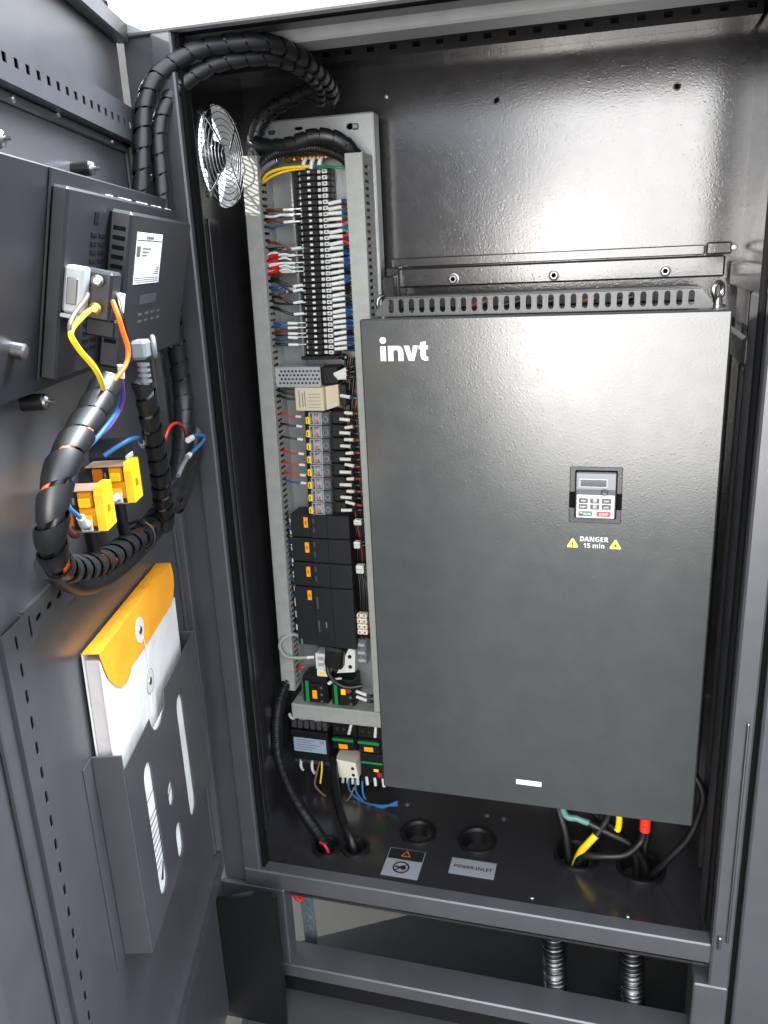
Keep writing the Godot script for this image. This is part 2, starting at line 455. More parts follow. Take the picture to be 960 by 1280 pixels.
func _ready() -> void:
	rng.seed = 7
	# camera
	var cam := Camera3D.new()
	cam.name = "camera"
	add_child(cam)
	cam.transform = Transform3D(Basis(Vector3.UP, 0.281272) * Basis(Vector3.RIGHT, -0.299258) * Basis(Vector3.BACK, -0.04624), V(0.4872, 1.74, 1.5749))
	cam.fov = 63.88
	cam.near = 0.05; cam.far = 400.0
	# dim even daylight all round
	var we := WorldEnvironment.new()
	we.name = "world"
	var env := Environment.new()
	env.background_mode = Environment.BG_SKY
	var sky := Sky.new()
	var sm := ProceduralSkyMaterial.new()
	sm.sky_top_color = Color(0.93, 0.96, 1.0); sm.sky_horizon_color = Color(0.66, 0.69, 0.73); sm.sky_curve = 0.25
	sm.ground_bottom_color = Color(0.35, 0.35, 0.34); sm.ground_horizon_color = Color(0.70, 0.70, 0.69)
	sm.sky_energy_multiplier = 0.8; sm.ground_energy_multiplier = 0.6
	sky.sky_material = sm
	env.sky = sky
	env.tonemap_mode = Environment.TONE_MAPPER_LINEAR
	env.tonemap_exposure = 8.0
	env.sdfgi_enabled = true; env.ssao_enabled = true; env.ssil_enabled = true
	we.environment = env
	add_child(we)
	# sun: low from the front left, over the top of the open door and through the fan opening
	var sun := DirectionalLight3D.new()
	sun.name = "sun"
	add_child(sun)
	sun.transform = Transform3D(Basis.looking_at(Vector3(0.8, -0.45, -0.47).normalized(), Vector3.UP), V(-3, 3, 2))
	sun.light_energy = 0.6
	sun.light_color = Color(1.0, 0.985, 0.965)
	sun.light_angular_distance = 0.5
	sun.shadow_enabled = true
	# the bright wide doorway that the cabinet faces, well behind the photographer
	var doorway := AreaLight3D.new()
	doorway.name = "doorway_light"
	add_child(doorway)
	doorway.area_size = Vector2(1.6, 2.9)
	doorway.position = V(0.66, 1.65, 4.2)
	doorway.light_energy = 2.2
	doorway.light_color = Color(1.0, 0.985, 0.97)
	doorway.area_range = 40.0
	doorway.shadow_enabled = true

	# its sunlit side, narrower and brighter
	var side := AreaLight3D.new()
	side.name = "doorway_side_light"
	add_child(side)
	side.area_size = Vector2(0.5, 1.2)
	side.position = V(-0.02, 1.42, 4.1)
	side.light_energy = 0.42
	side.light_color = Color(1.0, 0.97, 0.94)
	side.area_range = 40.0
	side.shadow_enabled = true

	# added fill light, out of view, brightening the upper part of the open door
	var high := AreaLight3D.new()
	high.name = "upper_door_fill_light"
	add_child(high)
	high.area_size = Vector2(3.0, 2.0)
	high.transform = Transform3D(Basis.looking_at((V(-0.2, 2.0, 0.7) - V(1.2, 5.4, -1.7)).normalized(), Vector3.UP), V(1.2, 5.4, -1.7))
	high.light_energy = 26.0
	high.light_color = Color(0.93, 0.96, 1.0)
	high.area_range = 30.0
	high.shadow_enabled = true

	make_materials()
	FD = Transform3D(Basis(Vector3.UP, deg_to_rad(105.84)), V(-0.375, 0, 0.136))
	FT = FD * Transform3D(Basis(Vector3.RIGHT, deg_to_rad(13.0)), V(0, 1.62, 0.03))
	ground()
	cabinet()
	drive()
	back_rail()
	fan()
	panel_and_ducts()
	terminals()
	panel_devices()
	lower_devices()
	floor_things()
	harnesses()
	operator_panel()
	door_things()

func structure(called: String, m: M, ma: Material) -> MeshInstance3D:
	var o := part(self, called, m, ma)
	o.set_meta("kind", "structure")
	return o

func ground() -> void:
	var m := M.new()
	bb(m, -150, 150, -0.2, 0.0, -150, 150)
	structure("ground", m, mats.concrete)

func screw_head(m: M, p: Vector3, axis: Vector3, r := 0.006, T := Transform3D.IDENTITY) -> void:
	lathe(m, p, axis, [[0.0, r], [0.0016, r], [0.003, r * 0.75], [0.0032, 0.0]], 12, T)

func cabinet() -> void:
	var c := thing("electrical_cabinet", "open dark grey steel cabinet holding the drive, with its door swung out", "cabinet", V(0.17, 0, -0.13))
	var m := M.new()
	var p: MeshInstance3D
	# back
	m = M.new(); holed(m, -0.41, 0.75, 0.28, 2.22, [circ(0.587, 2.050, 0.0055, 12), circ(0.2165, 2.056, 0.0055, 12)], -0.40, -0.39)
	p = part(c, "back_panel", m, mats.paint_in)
	for q in [V(0.587, 2.050, -0.39), V(0.2165, 2.056, -0.39)]:
		m = M.new(); tube(m, _ring(q + V(0, 0, 0.0015), 0.0065, Vector3.BACK, 16), 0.0016, 6, false, [], Transform3D.IDENTITY, true)
		part(p, "hole_rim", m, mats.paint_in)
		m = M.new(); lathe(m, q + V(0, 0, -0.002), Vector3.BACK, [[0, 0.0056], [0.0005, 0.0056], [0.0005, 0.0]], 12)
		part(p, "hole_back", m, mats.gasket)
	for q in [V(-0.03, 2.085, -0.39), V(0.62, 0.62, -0.39), V(0.70, 0.66, -0.39)]:
		m = M.new(); screw_head(m, q, Vector3.BACK, 0.005)
		part(p, "screw", m, mats.screw)
	# left side with the fan opening
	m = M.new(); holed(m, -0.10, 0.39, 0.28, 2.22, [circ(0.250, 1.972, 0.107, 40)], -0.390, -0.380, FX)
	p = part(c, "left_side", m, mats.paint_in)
	m = M.new(); bb(m, -0.379, -0.360, 0.302, 2.13, -0.098, -0.052, 0.003)
	part(p, "frame_profile", m, mats.paint)
	m = M.new(); bb(m, -0.3795, -0.3765, 0.302, 1.84, -0.20, -0.15, 0.001)
	part(p, "folded_edge", m, mats.paint_in)
	# right side
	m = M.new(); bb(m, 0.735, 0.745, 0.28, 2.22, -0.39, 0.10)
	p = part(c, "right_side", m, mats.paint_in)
	m = M.new(); bb(m, 0.712, 0.7345, 1.655, 1.702, -0.355, 0.098, 0.004)
	part(p, "cross_rail", m, mats.paint_in)
	m = M.new(); bb(m, 0.722, 0.7345, 0.302, 1.654, -0.30, -0.19, 0.003)
	part(p, "frame_profile", m, mats.paint_in)
	m = M.new(); bb(m, 0.708, 0.7345, 1.52, 1.575, -0.30, -0.06, 0.006)
	part(p, "corner_bracket", m, mats.paint_in)
	m = M.new(); bb(m, 0.715, 0.7345, 0.302, 1.654, -0.06, 0.07, 0.003)
	part(p, "frame_profile", m, mats.paint)
	# roof
	m = M.new(); bb(m, -0.41, 0.75, 2.22, 2.235, -0.405, 0.15, 0.003)
	p = part(c, "roof", m, mats.paint)
	m = M.new(); bb(m, -0.39, 0.73, 2.150, 2.155, -0.389, -0.31)
	part(p, "rear_flange", m, mats.paint_in)
	m = M.new()
	var hs := []
	for i in 22: hs.append(rec(-0.34 + i * 0.05, 2.165, 0.016, 0.01))
	holed(m, -0.39, 0.73, 2.148, 2.19, hs, -0.312, -0.309)
	part(p, "perforated_strip", m, mats.paint_in)
	# header over the opening
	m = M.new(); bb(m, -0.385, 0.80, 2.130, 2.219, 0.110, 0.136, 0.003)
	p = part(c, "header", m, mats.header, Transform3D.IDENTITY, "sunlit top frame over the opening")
	m = M.new(); bb(m, -0.38, 0.735, 2.146, 2.219, -0.02, 0.108, 0.004)
	part(p, "header_box", m, mats.paint)
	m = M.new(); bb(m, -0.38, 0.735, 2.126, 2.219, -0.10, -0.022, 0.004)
	part(p, "inner_beam", m, mats.header)  # same lightened grey: bounced light is put into the colour
	m = M.new(); bb(m, -0.27, 0.715, 2.1285, 2.136, 0.094, 0.108)
	part(p, "gasket", m, mats.gasket)
	# left post
	m = M.new(); bb(m, -0.405, -0.312, 0.3375, 2.129, 0.085, 0.124, 0.003)
	p = part(c, "left_post", m, mats.paint)
	m = M.new(); bb(m, -0.311, -0.271, 0.386, 2.129, 0.10, 0.136, 0.003)
	part(p, "lip", m, mats.paint)
	m = M.new(); bb(m, -0.2705, -0.262, 0.386, 2.129, 0.10, 0.124, 0.002)
	part(p, "gasket", m, mats.gasket)
	m = M.new(); bb(m, -0.46, -0.406, 0.0, 2.2, 0.06, 0.112, 0.003)  # added strip, hidden by the door, that keeps sun out of the hinge gap
	part(p, "sun_gap_blocker", m, mats.paint)
	for y in [1.985, 1.955, 1.90, 1.62, 1.575, 1.53]:
		m = M.new(); screw_head(m, V(-0.345 + (0.012 if y > 1.98 else 0.0), y, 0.124), Vector3.BACK, 0.0055)
		part(p, "hinge_screw", m, mats.screw)
	# right post
	m = M.new(); bb(m, 0.718, 0.757, 0.28, 2.129, 0.085, 0.136, 0.004)
	p = part(c, "right_post", m, mats.paint)
	m = M.new(); bb(m, 0.709, 0.7175, 0.388, 2.129, 0.07, 0.10, 0.002)
	part(p, "gasket", m, mats.gasket)
	m = M.new(); bb(m, 0.757, 0.768, 0.0, 2.129, 0.085, 0.122, 0.002)
	part(p, "groove", m, mats.gasket)
	m = M.new(); bb(m, 0.742, 0.748, 0.40, 0.90, 0.136, 0.141, 0.002)
	part(p, "latch_strip", m, mats.steel)
	m = M.new(); bb(m, 0.727, 0.734, 0.385, 0.415, 0.136, 0.146, 0.002)
	part(p, "catch", m, mats.steel)
	m = M.new(); bb(m, 0.768, 1.15, 0.0, 2.23, 0.06, 0.139, 0.004)
	part(c, "side_cover", m, mats.paint)
	# floor plate with gland holes
	m = M.new()
	var gl := []
	for g in GLANDS: gl.append(circ(g.x, g.y, g.z, 28))
	holed(m, -0.395, 0.735, -0.098, 0.39, gl, 0.294, 0.300, FY)
	p = part(c, "floor_plate", m, mats.paint_in)
	for i in GLANDS.size():
		m = M.new()
		var g = GLANDS[i]
		lathe(m, V(g.x, 0.267, -g.y), Vector3.UP, [[0.0, g.z - 0.008], [0.033, g.z - 0.004], [0.041, g.z - 0.001], [0.041, g.z + 0.006], [0.0335, g.z + 0.007]], 28)
		part(p, "gland_collar", m, mats.rubber)
	m = M.new(); bb(m, -0.311, 0.7175, 0.338, 0.386, 0.099, 0.136, 0.003)
	p = part(c, "sill", m, mats.paint)
	for q in [V(0.345, 0.3005, -0.01), V(0.56, 0.3005, 0.0), V(-0.02, 0.3005, -0.28), V(0.20, 0.3005, -0.28), V(0.245, 0.3005, -0.275)]:
		m = M.new(); screw_head(m, q, Vector3.UP, 0.006)
		part(p, "screw", m, mats.screw)
	# plinth
	m = M.new(); bb(m, -0.405, -0.216, 0.12, 0.337, 0.09, 0.134, 0.003)
	p = part(c, "plinth", m, mats.paint)
	m = M.new(); bb(m, 0.69, 0.757, 0.0, 0.28, 0.03, 0.1345, 0.003)
	part(p, "corner_foot", m, mats.paint)
	m = M.new(); bb(m, -0.405, -0.33, 0.0, 0.293, -0.388, -0.33, 0.003)
	part(p, "corner_foot", m, mats.paint)
	m = M.new(); bb(m, 0.66, 0.745, 0.0, 0.293, -0.388, -0.33, 0.003)
	part(p, "corner_foot", m, mats.paint)
	m = M.new(); bb(m, -0.405, 0.718, 0.083, 0.1195, 0.06, 0.1355, 0.003)
	part(p, "front_rail", m, mats.paint)
	m = M.new(); bb(m, -0.40, 0.717, 0.0, 0.082, 0.045, 0.10, 0.002)
	part(p, "base_channel", m, mats.black)
	m = M.new(); bb(m, 0.735, 0.745, 0.0, 0.279, -0.39, 0.08)
	part(p, "side_skirt", m, mats.paint)
	m = M.new(); bb(m, -0.395, 0.735, 0.0, 0.279, -0.402, -0.392)
	part(p, "rear_skirt", m, mats.black)
	# door, open
	door(c)

const GLANDS := [Vector3(0.036, 0.172, 0.041), Vector3(0.191, 0.174, 0.043), Vector3(0.440, 0.174, 0.050), Vector3(0.592, 0.164, 0.052), Vector3(-0.108, 0.082, 0.030), Vector3(-0.181, 0.070, 0.033)]

func _ring(c: Vector3, r: float, axis: Vector3, k := 24) -> PackedVector3Array:
	var u := axis.cross(Vector3.UP if absf(axis.y) < 0.9 else Vector3.RIGHT).normalized()
	var w := axis.cross(u).normalized()
	var p := PackedVector3Array()
	for i in k: p.append(c + (u * cos(TAU * i / k) + w * sin(TAU * i / k)) * r)
	return p

func door(c: Node3D) -> void:
	var m := M.new()
	bb(m, -0.985, 0.0, 0.03, 2.155, -0.032, 0.0, 0.003)
	var d := part(c, "door", m, mats.paint, FD, "door swung open, seen from inside")
	m = M.new(); bb(m, -0.985, -0.955, 0.08, 2.15, 0.0, 0.022, 0.003)
	part(d, "edge_fold", m, mats.paint, FD)
	m = M.new(); bb(m, -0.954, -0.002, 2.118, 2.15, 0.0, 0.022, 0.003)
	part(d, "edge_fold", m, mats.paint, FD)
	# perforated rail along the top
	m = M.new()
	var hs := []
	for i in 28: hs.append(rec(0.0 - 0.035 - i * 0.0335, 1.978, 0.012, 0.011))
	holed(m, -0.955, -0.003, 1.955, 2.006, hs, 0.0225, 0.024)
	bb(m, -0.955, -0.003, 1.952, 1.955, 0.0, 0.024)
	bb(m, -0.955, -0.003, 2.006, 2.009, 0.0, 0.024)
	part(d, "top_rail", m, mats.paint, FD)
	m = M.new(); bb(m, -0.95, -0.005, 1.938, 1.9515, 0.0, 0.006, 0.002)
	part(d, "rail_flange", m, mats.paint, FD)
	for q in [Vector2(-0.37, 1.95), Vector2(-0.165, 2.01), Vector2(-0.13, 1.945), Vector2(-0.52, 1.944)]:
		m = M.new(); screw_head(m, V(q.x, q.y, 0.006 if q.y < 2 else 0.0), Vector3.BACK, 0.005)
		part(d, "screw", m, mats.screw, FD)
	# channel beside the hinge
	m = M.new()
	bb(m, -0.030, -0.004, 0.445, 1.95, 0.0, 0.018, 0.002)
	bb(m, -0.042, -0.0305, 0.445, 1.95, 0.0, 0.006, 0.001)
	part(d, "hinge_channel", m, mats.paint, FD)
	# perforated rails: upright near the free edge, one across above the pocket, one along the bottom
	m = M.new(); hs = []
	for i in 26: hs.append(obr(-0.762, 1.338 - i * 0.0345, 0.007, 0.018))
	holed(m, -0.79, -0.735, 0.44, 1.36, hs, 0.0045, 0.006)
	bb(m, -0.793, -0.79, 0.44, 1.36, 0.0, 0.006)
	bb(m, -0.735, -0.732, 0.44, 1.36, 0.0, 0.006)
	part(d, "side_rail", m, mats.paint, FD)
	m = M.new(); bb(m, -0.835, -0.818, 0.44, 1.36, 0.0, 0.008, 0.002)
	part(d, "rail_flange", m, mats.paint, FD)
	m = M.new(); hs = []
	hs.append(obr(-0.722, 1.340, 0.007, 0.028))
	for i in 4: hs.append(obr(-0.697 + i * 0.0345, 1.342, 0.018, 0.007))
	holed(m, -0.7315, -0.56, 1.322, 1.36, hs, 0.0045, 0.006)
	bb(m, -0.7315, -0.56, 1.319, 1.322, 0.0, 0.006)
	bb(m, -0.7315, -0.56, 1.36, 1.363, 0.0, 0.006)
	part(d, "middle_rail", m, mats.paint, FD)
	m = M.new(); hs = []
	for i in 26: hs.append(obr(-0.04 - i * 0.0345, 0.414, 0.012, 0.006))
	holed(m, -0.93, -0.012, 0.392, 0.436, hs, 0.0125, 0.014)
	bb(m, -0.93, -0.012, 0.389, 0.392, 0.0, 0.014)
	bb(m, -0.93, -0.012, 0.436, 0.439, 0.0, 0.014)
	part(d, "bottom_rail", m, mats.paint, FD)

func eye_bolt(p: Vector3, label: String) -> void:
	var t := thing("lifting_eye", label, "eye bolt", p, "lifting eyes on the drive")
	var m := M.new(); tube(m, _ring(p + V(0, 0.030, 0), 0.0145, Vector3(0.8, 0, 0.6), 24), 0.0045, 10, false, [], Transform3D.IDENTITY, true)
	part(t, "eye", m, mats.steel)
	m = M.new(); lathe(m, p, Vector3.UP, [[0.0, 0.014], [0.006, 0.014], [0.0065, 0.009], [0.018, 0.008]], 16)
	part(t, "collar", m, mats.steel)

func drive() -> void:
	var t := thing("frequency_drive", "large dark grey wall-mounted drive with white lettering and small keypad", "drive", V(0.34, 0.559, -0.2))
	var m := M.new()
	bb(m, 0.012, 0.668, 0.566, 1.622, -0.36, -0.022, 0.004)
	part(t, "housing", m, mats.drive)
	m = M.new(); bb(m, 0.0, 0.68, 0.559, 1.628, -0.021, 0.0, 0.003)
	var cov := part(t, "front_cover", m, mats.drive)
	# keypad recess plate and keypad
	var KF := Transform3D(Basis.from_scale(V(1.054, 0.966, 1.0)), V(0.4098 - 0.379 * 1.054, 1.229 - 1.205 * 0.966, 0.0))
	m = M.new()
	bb(m, 0.379, 0.472, 1.205, 1.321, 0.0002, 0.003, 0.002)
	var kp := part(t, "keypad", m, mats.drive_trim, KF)
	m = M.new(); bb(m, 0.3785, 0.389, 1.236, 1.270, 0.002, 0.0042, 0.001)
	part(kp, "clip", m, mats.gasket, KF)
	m = M.new(); bb(m, 0.463, 0.4725, 1.234, 1.268, 0.002, 0.0042, 0.001)
	part(kp, "clip", m, mats.gasket, KF)
	m = M.new(); bb(m, 0.3885, 0.4635, 1.216, 1.315, 0.002, 0.0075, 0.002)
	part(kp, "surround", m, mats.gasket, KF)
	m = M.new(); bb(m, 0.3905, 0.4615, 1.218, 1.313, 0.007, 0.013, 0.002)
	part(kp, "body", m, mats.keygrey, KF)
	m = M.new(); bb(m, 0.3915, 0.4605, 1.278, 1.311, 0.0128, 0.0138, 0.0005)
	part(kp, "display_frame", m, mat("silverdark", Color(0.42, 0.44, 0.46), 0.3, 0.2), KF)
	m = M.new(); bb(m, 0.397, 0.446, 1.283, 1.300, 0.0136, 0.0143, 0.0002)
	part(kp, "display_border", m, mats.silver, KF)
	m = M.new(); bb(m, 0.3985, 0.4445, 1.2845, 1.2985, 0.014, 0.0147, 0.0002)
	part(kp, "display", m, mats.lcd, KF)
	m = M.new(); lathe(m, V(0.4415, 1.2735, 0.0128), Vector3.BACK, [[0, 0.0068], [0.003, 0.0064], [0.004, 0.005], [0.0035, 0.0]], 20)
	part(kp, "dial", m, mats.drive_trim, KF)
	m = M.new(); bb(m, 0.3925, 0.4595, 1.2195, 1.267, 0.0128, 0.0142, 0.0008)
	part(kp, "key_plate", m, mats.white, KF)
	for r in 2:
		for q in 3:
			m = M.new(); bb(m, 0.3965 + q * 0.0205, 0.4125 + q * 0.0205, 1.2505 - r * 0.0125, 1.2605 - r * 0.0125, 0.014, 0.0165, 0.0008)
			var k := part(kp, "key", m, mats.keygrey, KF)
			text(k, "key_symbol", ["PRG", "▲", "ENT", "SHIFT", "▼", "JOG"][r * 3 + q], 0.0032 if q != 1 else 0.006, V(0.4045 + q * 0.0205, 1.2555 - r * 0.0125, 0.0165), mats.white, KF)
	m = M.new(); bb(m, 0.3965, 0.4205, 1.2235, 1.2335, 0.014, 0.0165, 0.0008)
	var kg := part(kp, "key", m, mats.keygreen, KF, "green run key")
	text(kg, "key_symbol", "◇ RUN", 0.0045, V(0.4085, 1.2285, 0.0165), mats.white, KF)
	m = M.new(); bb(m, 0.4285, 0.4535, 1.2235, 1.2335, 0.014, 0.0165, 0.0008)
	var kr := part(kp, "key", m, mats.keyred, KF, "red stop key")
	text(kr, "key_symbol", "STOP", 0.0045, V(0.441, 1.2285, 0.0165), mats.white, KF)
	
	# printed warning
	text(cov, "warning_text", "DANGER", 0.0098, V(0.4587, 1.1945, 0.0002), mats.white)
	text(cov, "warning_text", "15 min", 0.0092, V(0.4590, 1.1810, 0.0002), mats.white)
	for s in 2:
		var cx := 0.418 if s == 0 else 0.4995
		var cy := 1.183 if s == 0 else 1.1835
		m = M.new()
		extrude(m, _rtri(cx, cy, 0.0148, 0.002), 0.0001, 0.0006)
		var w := part(cov, "warning_triangle", m, mats.white)
		m = M.new(); extrude(m, _rtri(cx, cy, 0.0130, 0.0018), 0.0005, 0.0009)
		part(cov, "warning_triangle_face", m, mats.yellow)
		if s == 0: text(cov, "warning_symbol", "!", 0.010, V(cx, cy - 0.001, 0.0009), mats.ink)
		else:
			m = M.new()
			var bolt := PackedVector2Array([Vector2(0.002, 0.007), Vector2(-0.003, 0.0), Vector2(0.0002, 0.0), Vector2(-0.002, -0.006), Vector2(0.0035, 0.0018), Vector2(0.0004, 0.0018)])
			for i in bolt.size(): bolt[i] += Vector2(cx, cy - 0.001)
			extrude(m, bolt, 0.0008, 0.0012)
			part(cov, "warning_symbol", m, mats.ink)
	logo(cov)
	m = M.new(); bb(m, 0.3085, 0.364, 0.6125, 0.6245, 0.0001, 0.0008)
	part(cov, "white_sticker", m, mats.paper)
	# perforated wire guard on top
	m = M.new()
	var hs := []
	for i in 28: hs.append(obr(0.057 + i * 0.0206, 1.649, 0.0105, 0.027, 6))
	holed(m, 0.045, 0.630, 1.630, 1.664, hs, -0.034, -0.031)
	extrude(m, PackedVector2Array([Vector2(0.630, 1.630), Vector2(0.650, 1.630), Vector2(0.650, 1.639), Vector2(0.630, 1.664)]), -0.034, -0.031)
	extrude(m, PackedVector2Array([Vector2(0.045, 1.664), Vector2(0.025, 1.639), Vector2(0.025, 1.630), Vector2(0.045, 1.630)]), -0.034, -0.031)
	var g := part(t, "wire_guard", m, mats.drive_trim)
	m = M.new(); bb(m, 0.045, 0.630, 1.664, 1.667, -0.075, -0.031, 0.001)
	part(g, "guard_top", m, mats.drive_trim)
	m = M.new(); bb(m, 0.03, 0.645, 1.631, 1.66, -0.30, -0.20, 0.004)
	part(t, "inner_duct", m, mats.black)
	for i in 5:
		m = M.new(); rod(m, V(0.20 + i * 0.07, 1.64, -0.12), V(0.235 + i * 0.07, 1.648, -0.12), 0.006, 8)
		part(t, "inner_cable", m, [mats.w_brown, mats.w_black, mats.w_black][i % 3])
	eye_bolt(V(0.022, 1.622, -0.10), "steel lifting eye on the drive beside the wire duct")
	eye_bolt(V(0.660, 1.628, -0.06), "steel lifting eye on the drive beside the cabinet side wall")

func _rtri(cx: float, cy: float, h: float, r: float) -> PackedVector2Array:
	var p := PackedVector2Array()
	for i in 3:
		var a := PI / 2 + TAU * i / 3
		var c := Vector2(cx, cy) + Vector2(cos(a), sin(a)) * (h * 0.95 - 2 * r)
		for k in 5:
			var b := a - PI / 3 + TAU / 3 * k / 4.0
			p.append(c + Vector2(cos(b), sin(b)) * r)
	return p

func logo(cov: Node) -> void:
	# lower-case letters, dot of the first one round
	var o := Vector2(0.0380, 1.5465)
	var ps := []
	ps.append(circ(0.0075, 0.0375, 0.0062, 20))
	ps.append(PackedVector2Array([Vector2(0.002, 0.0), Vector2(0.0125, 0.0), Vector2(0.0125, 0.027), Vector2(0.002, 0.027)]))
	# n: stem, arch and right leg
	var n := PackedVector2Array([Vector2(0.0165, 0.0), Vector2(0.0265, 0.0), Vector2(0.0265, 0.016)])
	for i in 5: n.append(Vector2(0.0312, 0.016) + Vector2(-cos(PI * i / 4), sin(PI * i / 4)) * 0.0045)
	n.append_array([Vector2(0.0358, 0.0), Vector2(0.0455, 0.0), Vector2(0.0455, 0.017)])
	for i in 7: n.append(Vector2(0.0355, 0.017) + Vector2(cos(PI / 2 * i / 6) * 0.0095, sin(PI / 2 * i / 6) * 0.0105))
	n.append_array([Vector2(0.0165, 0.0275)])
	ps.append(n)
	ps.append(PackedVector2Array([Vector2(0.0465, 0.0275), Vector2(0.0565, 0.0275), Vector2(0.0605, 0.011), Vector2(0.0640, 0.0275), Vector2(0.0735, 0.0275), Vector2(0.0655, 0.0), Vector2(0.0550, 0.0)]))
	ps.append(PackedVector2Array([Vector2(0.0745, 0.0205), Vector2(0.0775, 0.0205), Vector2(0.0775, 0.008), Vector2(0.0795, 0.003), Vector2(0.0845, 0.0), Vector2(0.0915, 0.0), Vector2(0.0915, 0.007), Vector2(0.0885, 0.0075), Vector2(0.0875, 0.0095), Vector2(0.0875, 0.0205), Vector2(0.0915, 0.0205), Vector2(0.0915, 0.0275), Vector2(0.0875, 0.0275), Vector2(0.0875, 0.035), Vector2(0.0775, 0.033), Vector2(0.0775, 0.0275), Vector2(0.0745, 0.0275)]))
	for p in ps:
		var q := PackedVector2Array()
		for v in p: q.append(v * 1.07 + o)
		var m := M.new(); extrude(m, q, 0.0001, 0.0010)
		part(cov, "logo_letter", m, mats.white)

func back_rail() -> void:
	var t := thing("mounting_beam", "grey folded steel beam across the back wall above the drive", "beam", V(0.34, 1.70, -0.36))
	var m := M.new()
	bb(m, -0.03, 0.70, 1.672, 1.716, -0.388, -0.345, 0.004)
	part(t, "lower_face", m, mats.paint_in)
	m = M.new(); bb(m, -0.03, 0.66, 1.7175, 1.738, -0.388, -0.372, 0.002)
	part(t, "upper_lip", m, mats.paint_in)
	m = M.new(); bb(m, 0.662, 0.712, 1.7175, 1.742, -0.388, -0.355, 0.003)
	part(t, "end_block", m, mats.paint_in)
	m = M.new(); bb(m, -0.035, -0.005, 1.62, 1.70, -0.344, -0.30, 0.003)
	part(t, "end_bracket", m, mats.paint_in)
	m = M.new(); screw_head(m, V(0.715, 1.73, -0.35), Vector3.BACK, 0.007)
	part(t, "end_bolt", m, mats.steel)
	var names := ["the wire duct", "the middle of the beam", "the cabinet side wall"]
	var xs := [0.1235, 0.3485, 0.581]
	for i in 3:
		var p := V(xs[i], 1.688, -0.344)
		var b := thing("hanging_bolt", "hex bolt holding the drive to the beam, nearest " + names[i], "bolt", p, "bolts in the mounting beam")
		m = M.new(); lathe(m, p, Vector3.BACK, [[0, 0.0125], [0.002, 0.0125], [0.0025, 0.010]], 20)
		part(b, "washer", m, mats.steel)
		m = M.new(); lathe(m, p, Vector3.BACK, [[0.002, 0.0105], [0.010, 0.0105], [0.0115, 0.0085], [0.0115, 0.0058], [0.006, 0.0056]], 6)
		part(b, "nut", m, mats.steel)
		m = M.new(); rod(m, p, p + V(0, 0, 0.007), 0.0055, 10)
		part(b, "shank", m, mats.gasket)

# ---------- wires, hoses ----------
func spiral(parent: Node, pts: PackedVector3Array, r: float, pitch: float, core: Material, F := Transform3D.IDENTITY, fill := 0.91) -> void:
	# helical plastic wrap round a bundle: one long band wound with a slit, the wires show in the slit
	var at := PackedFloat32Array([0.0])
	for i in range(1, pts.size()): at.append(at[i - 1] + (pts[i] - pts[i - 1]).length())
	var total := at[at.size() - 1]
	var us := PackedVector3Array(); var ds := PackedVector3Array()
	var u := Vector3.ZERO
	for i in pts.size():
		var d := (pts[min(i + 1, pts.size() - 1)] - pts[max(i - 1, 0)]).normalized()
		if i == 0: u = d.cross(Vector3.UP if absf(d.y) < 0.9 else Vector3.RIGHT).normalized()
		u = (u - d * u.dot(d)).normalized()
		us.append(u); ds.append(d)
	var P := func(s: float, ang: float, rr: float) -> Array:
		s = clampf(s, 0.0, total - 1e-5)
		var i: int = clampi(at.bsearch(s, false) - 1, 0, pts.size() - 2)
		var f: float = (s - at[i]) / maxf(at[i + 1] - at[i], 1e-6)
		var d: Vector3 = ds[i].lerp(ds[i + 1], f).normalized()
		var uu: Vector3 = us[i].lerp(us[i + 1], f)
		uu = (uu - d * uu.dot(d)).normalized()
		var q: Vector3 = uu * cos(ang) + d.cross(uu) * sin(ang)
		return [pts[i].lerp(pts[i + 1], f) + q * rr, (q + d * 0.12).normalized(), q]
	var seg := 18
	var m := M.new()
	var n := int(total / pitch * seg)
	var W := [0.0, 0.12, 0.55, 0.92, 1.0]
	var R := [0.98, 1.08, 1.03, 0.95, 0.84]
	for i in n:
		for k in 4:
			var g := []
			for c in [[i, k], [i + 1, k], [i + 1, k + 1], [i, k + 1]]:
				var jag := 0.04 * sin(float(c[0]) * 0.37)
				g.append(P.call(pitch * (float(c[0]) / seg + (W[c[1]] + jag) * fill - 0.5), TAU * c[0] / seg, r * R[c[1]]))
			m.quads([g[0][0], g[1][0], g[2][0], g[3][0]], [g[0][1], g[1][1], g[2][1], g[3][1]])
	part(parent, "spiral_wrap", m, mats.wrap, F)
	# four twisted strands inside
	for q in 4:
		var line := PackedVector3Array()
		var k := int(total / 0.012)
		for j in k + 1:
			var s := total * j / k
			line.append(P.call(s, s * 30.0 + q * PI / 2, r * 0.46)[0])
		m = M.new(); tube(m, line, r * 0.40, 8)
		part(parent, "strand", m, core if q == 0 else mats.rubber, F)

func hose(m: M, pts: PackedVector3Array, r: float, pitch: float, depth := 0.12) -> M:
	# corrugated hose
	var fine := PackedVector3Array(); var rr := []
	var step := pitch / 4.0
	var total := 0.0
	for i in pts.size() - 1:
		var k: int = max(1, int(round((pts[i + 1] - pts[i]).length() / step)))
		for j in k:
			fine.append(pts[i].lerp(pts[i + 1], float(j) / k))
			total += (pts[i + 1] - pts[i]).length() / k
			rr.append(r * (1.0 - depth + depth * cos(TAU * total / pitch)))
	return tube(m, fine, r, 14, true, rr)

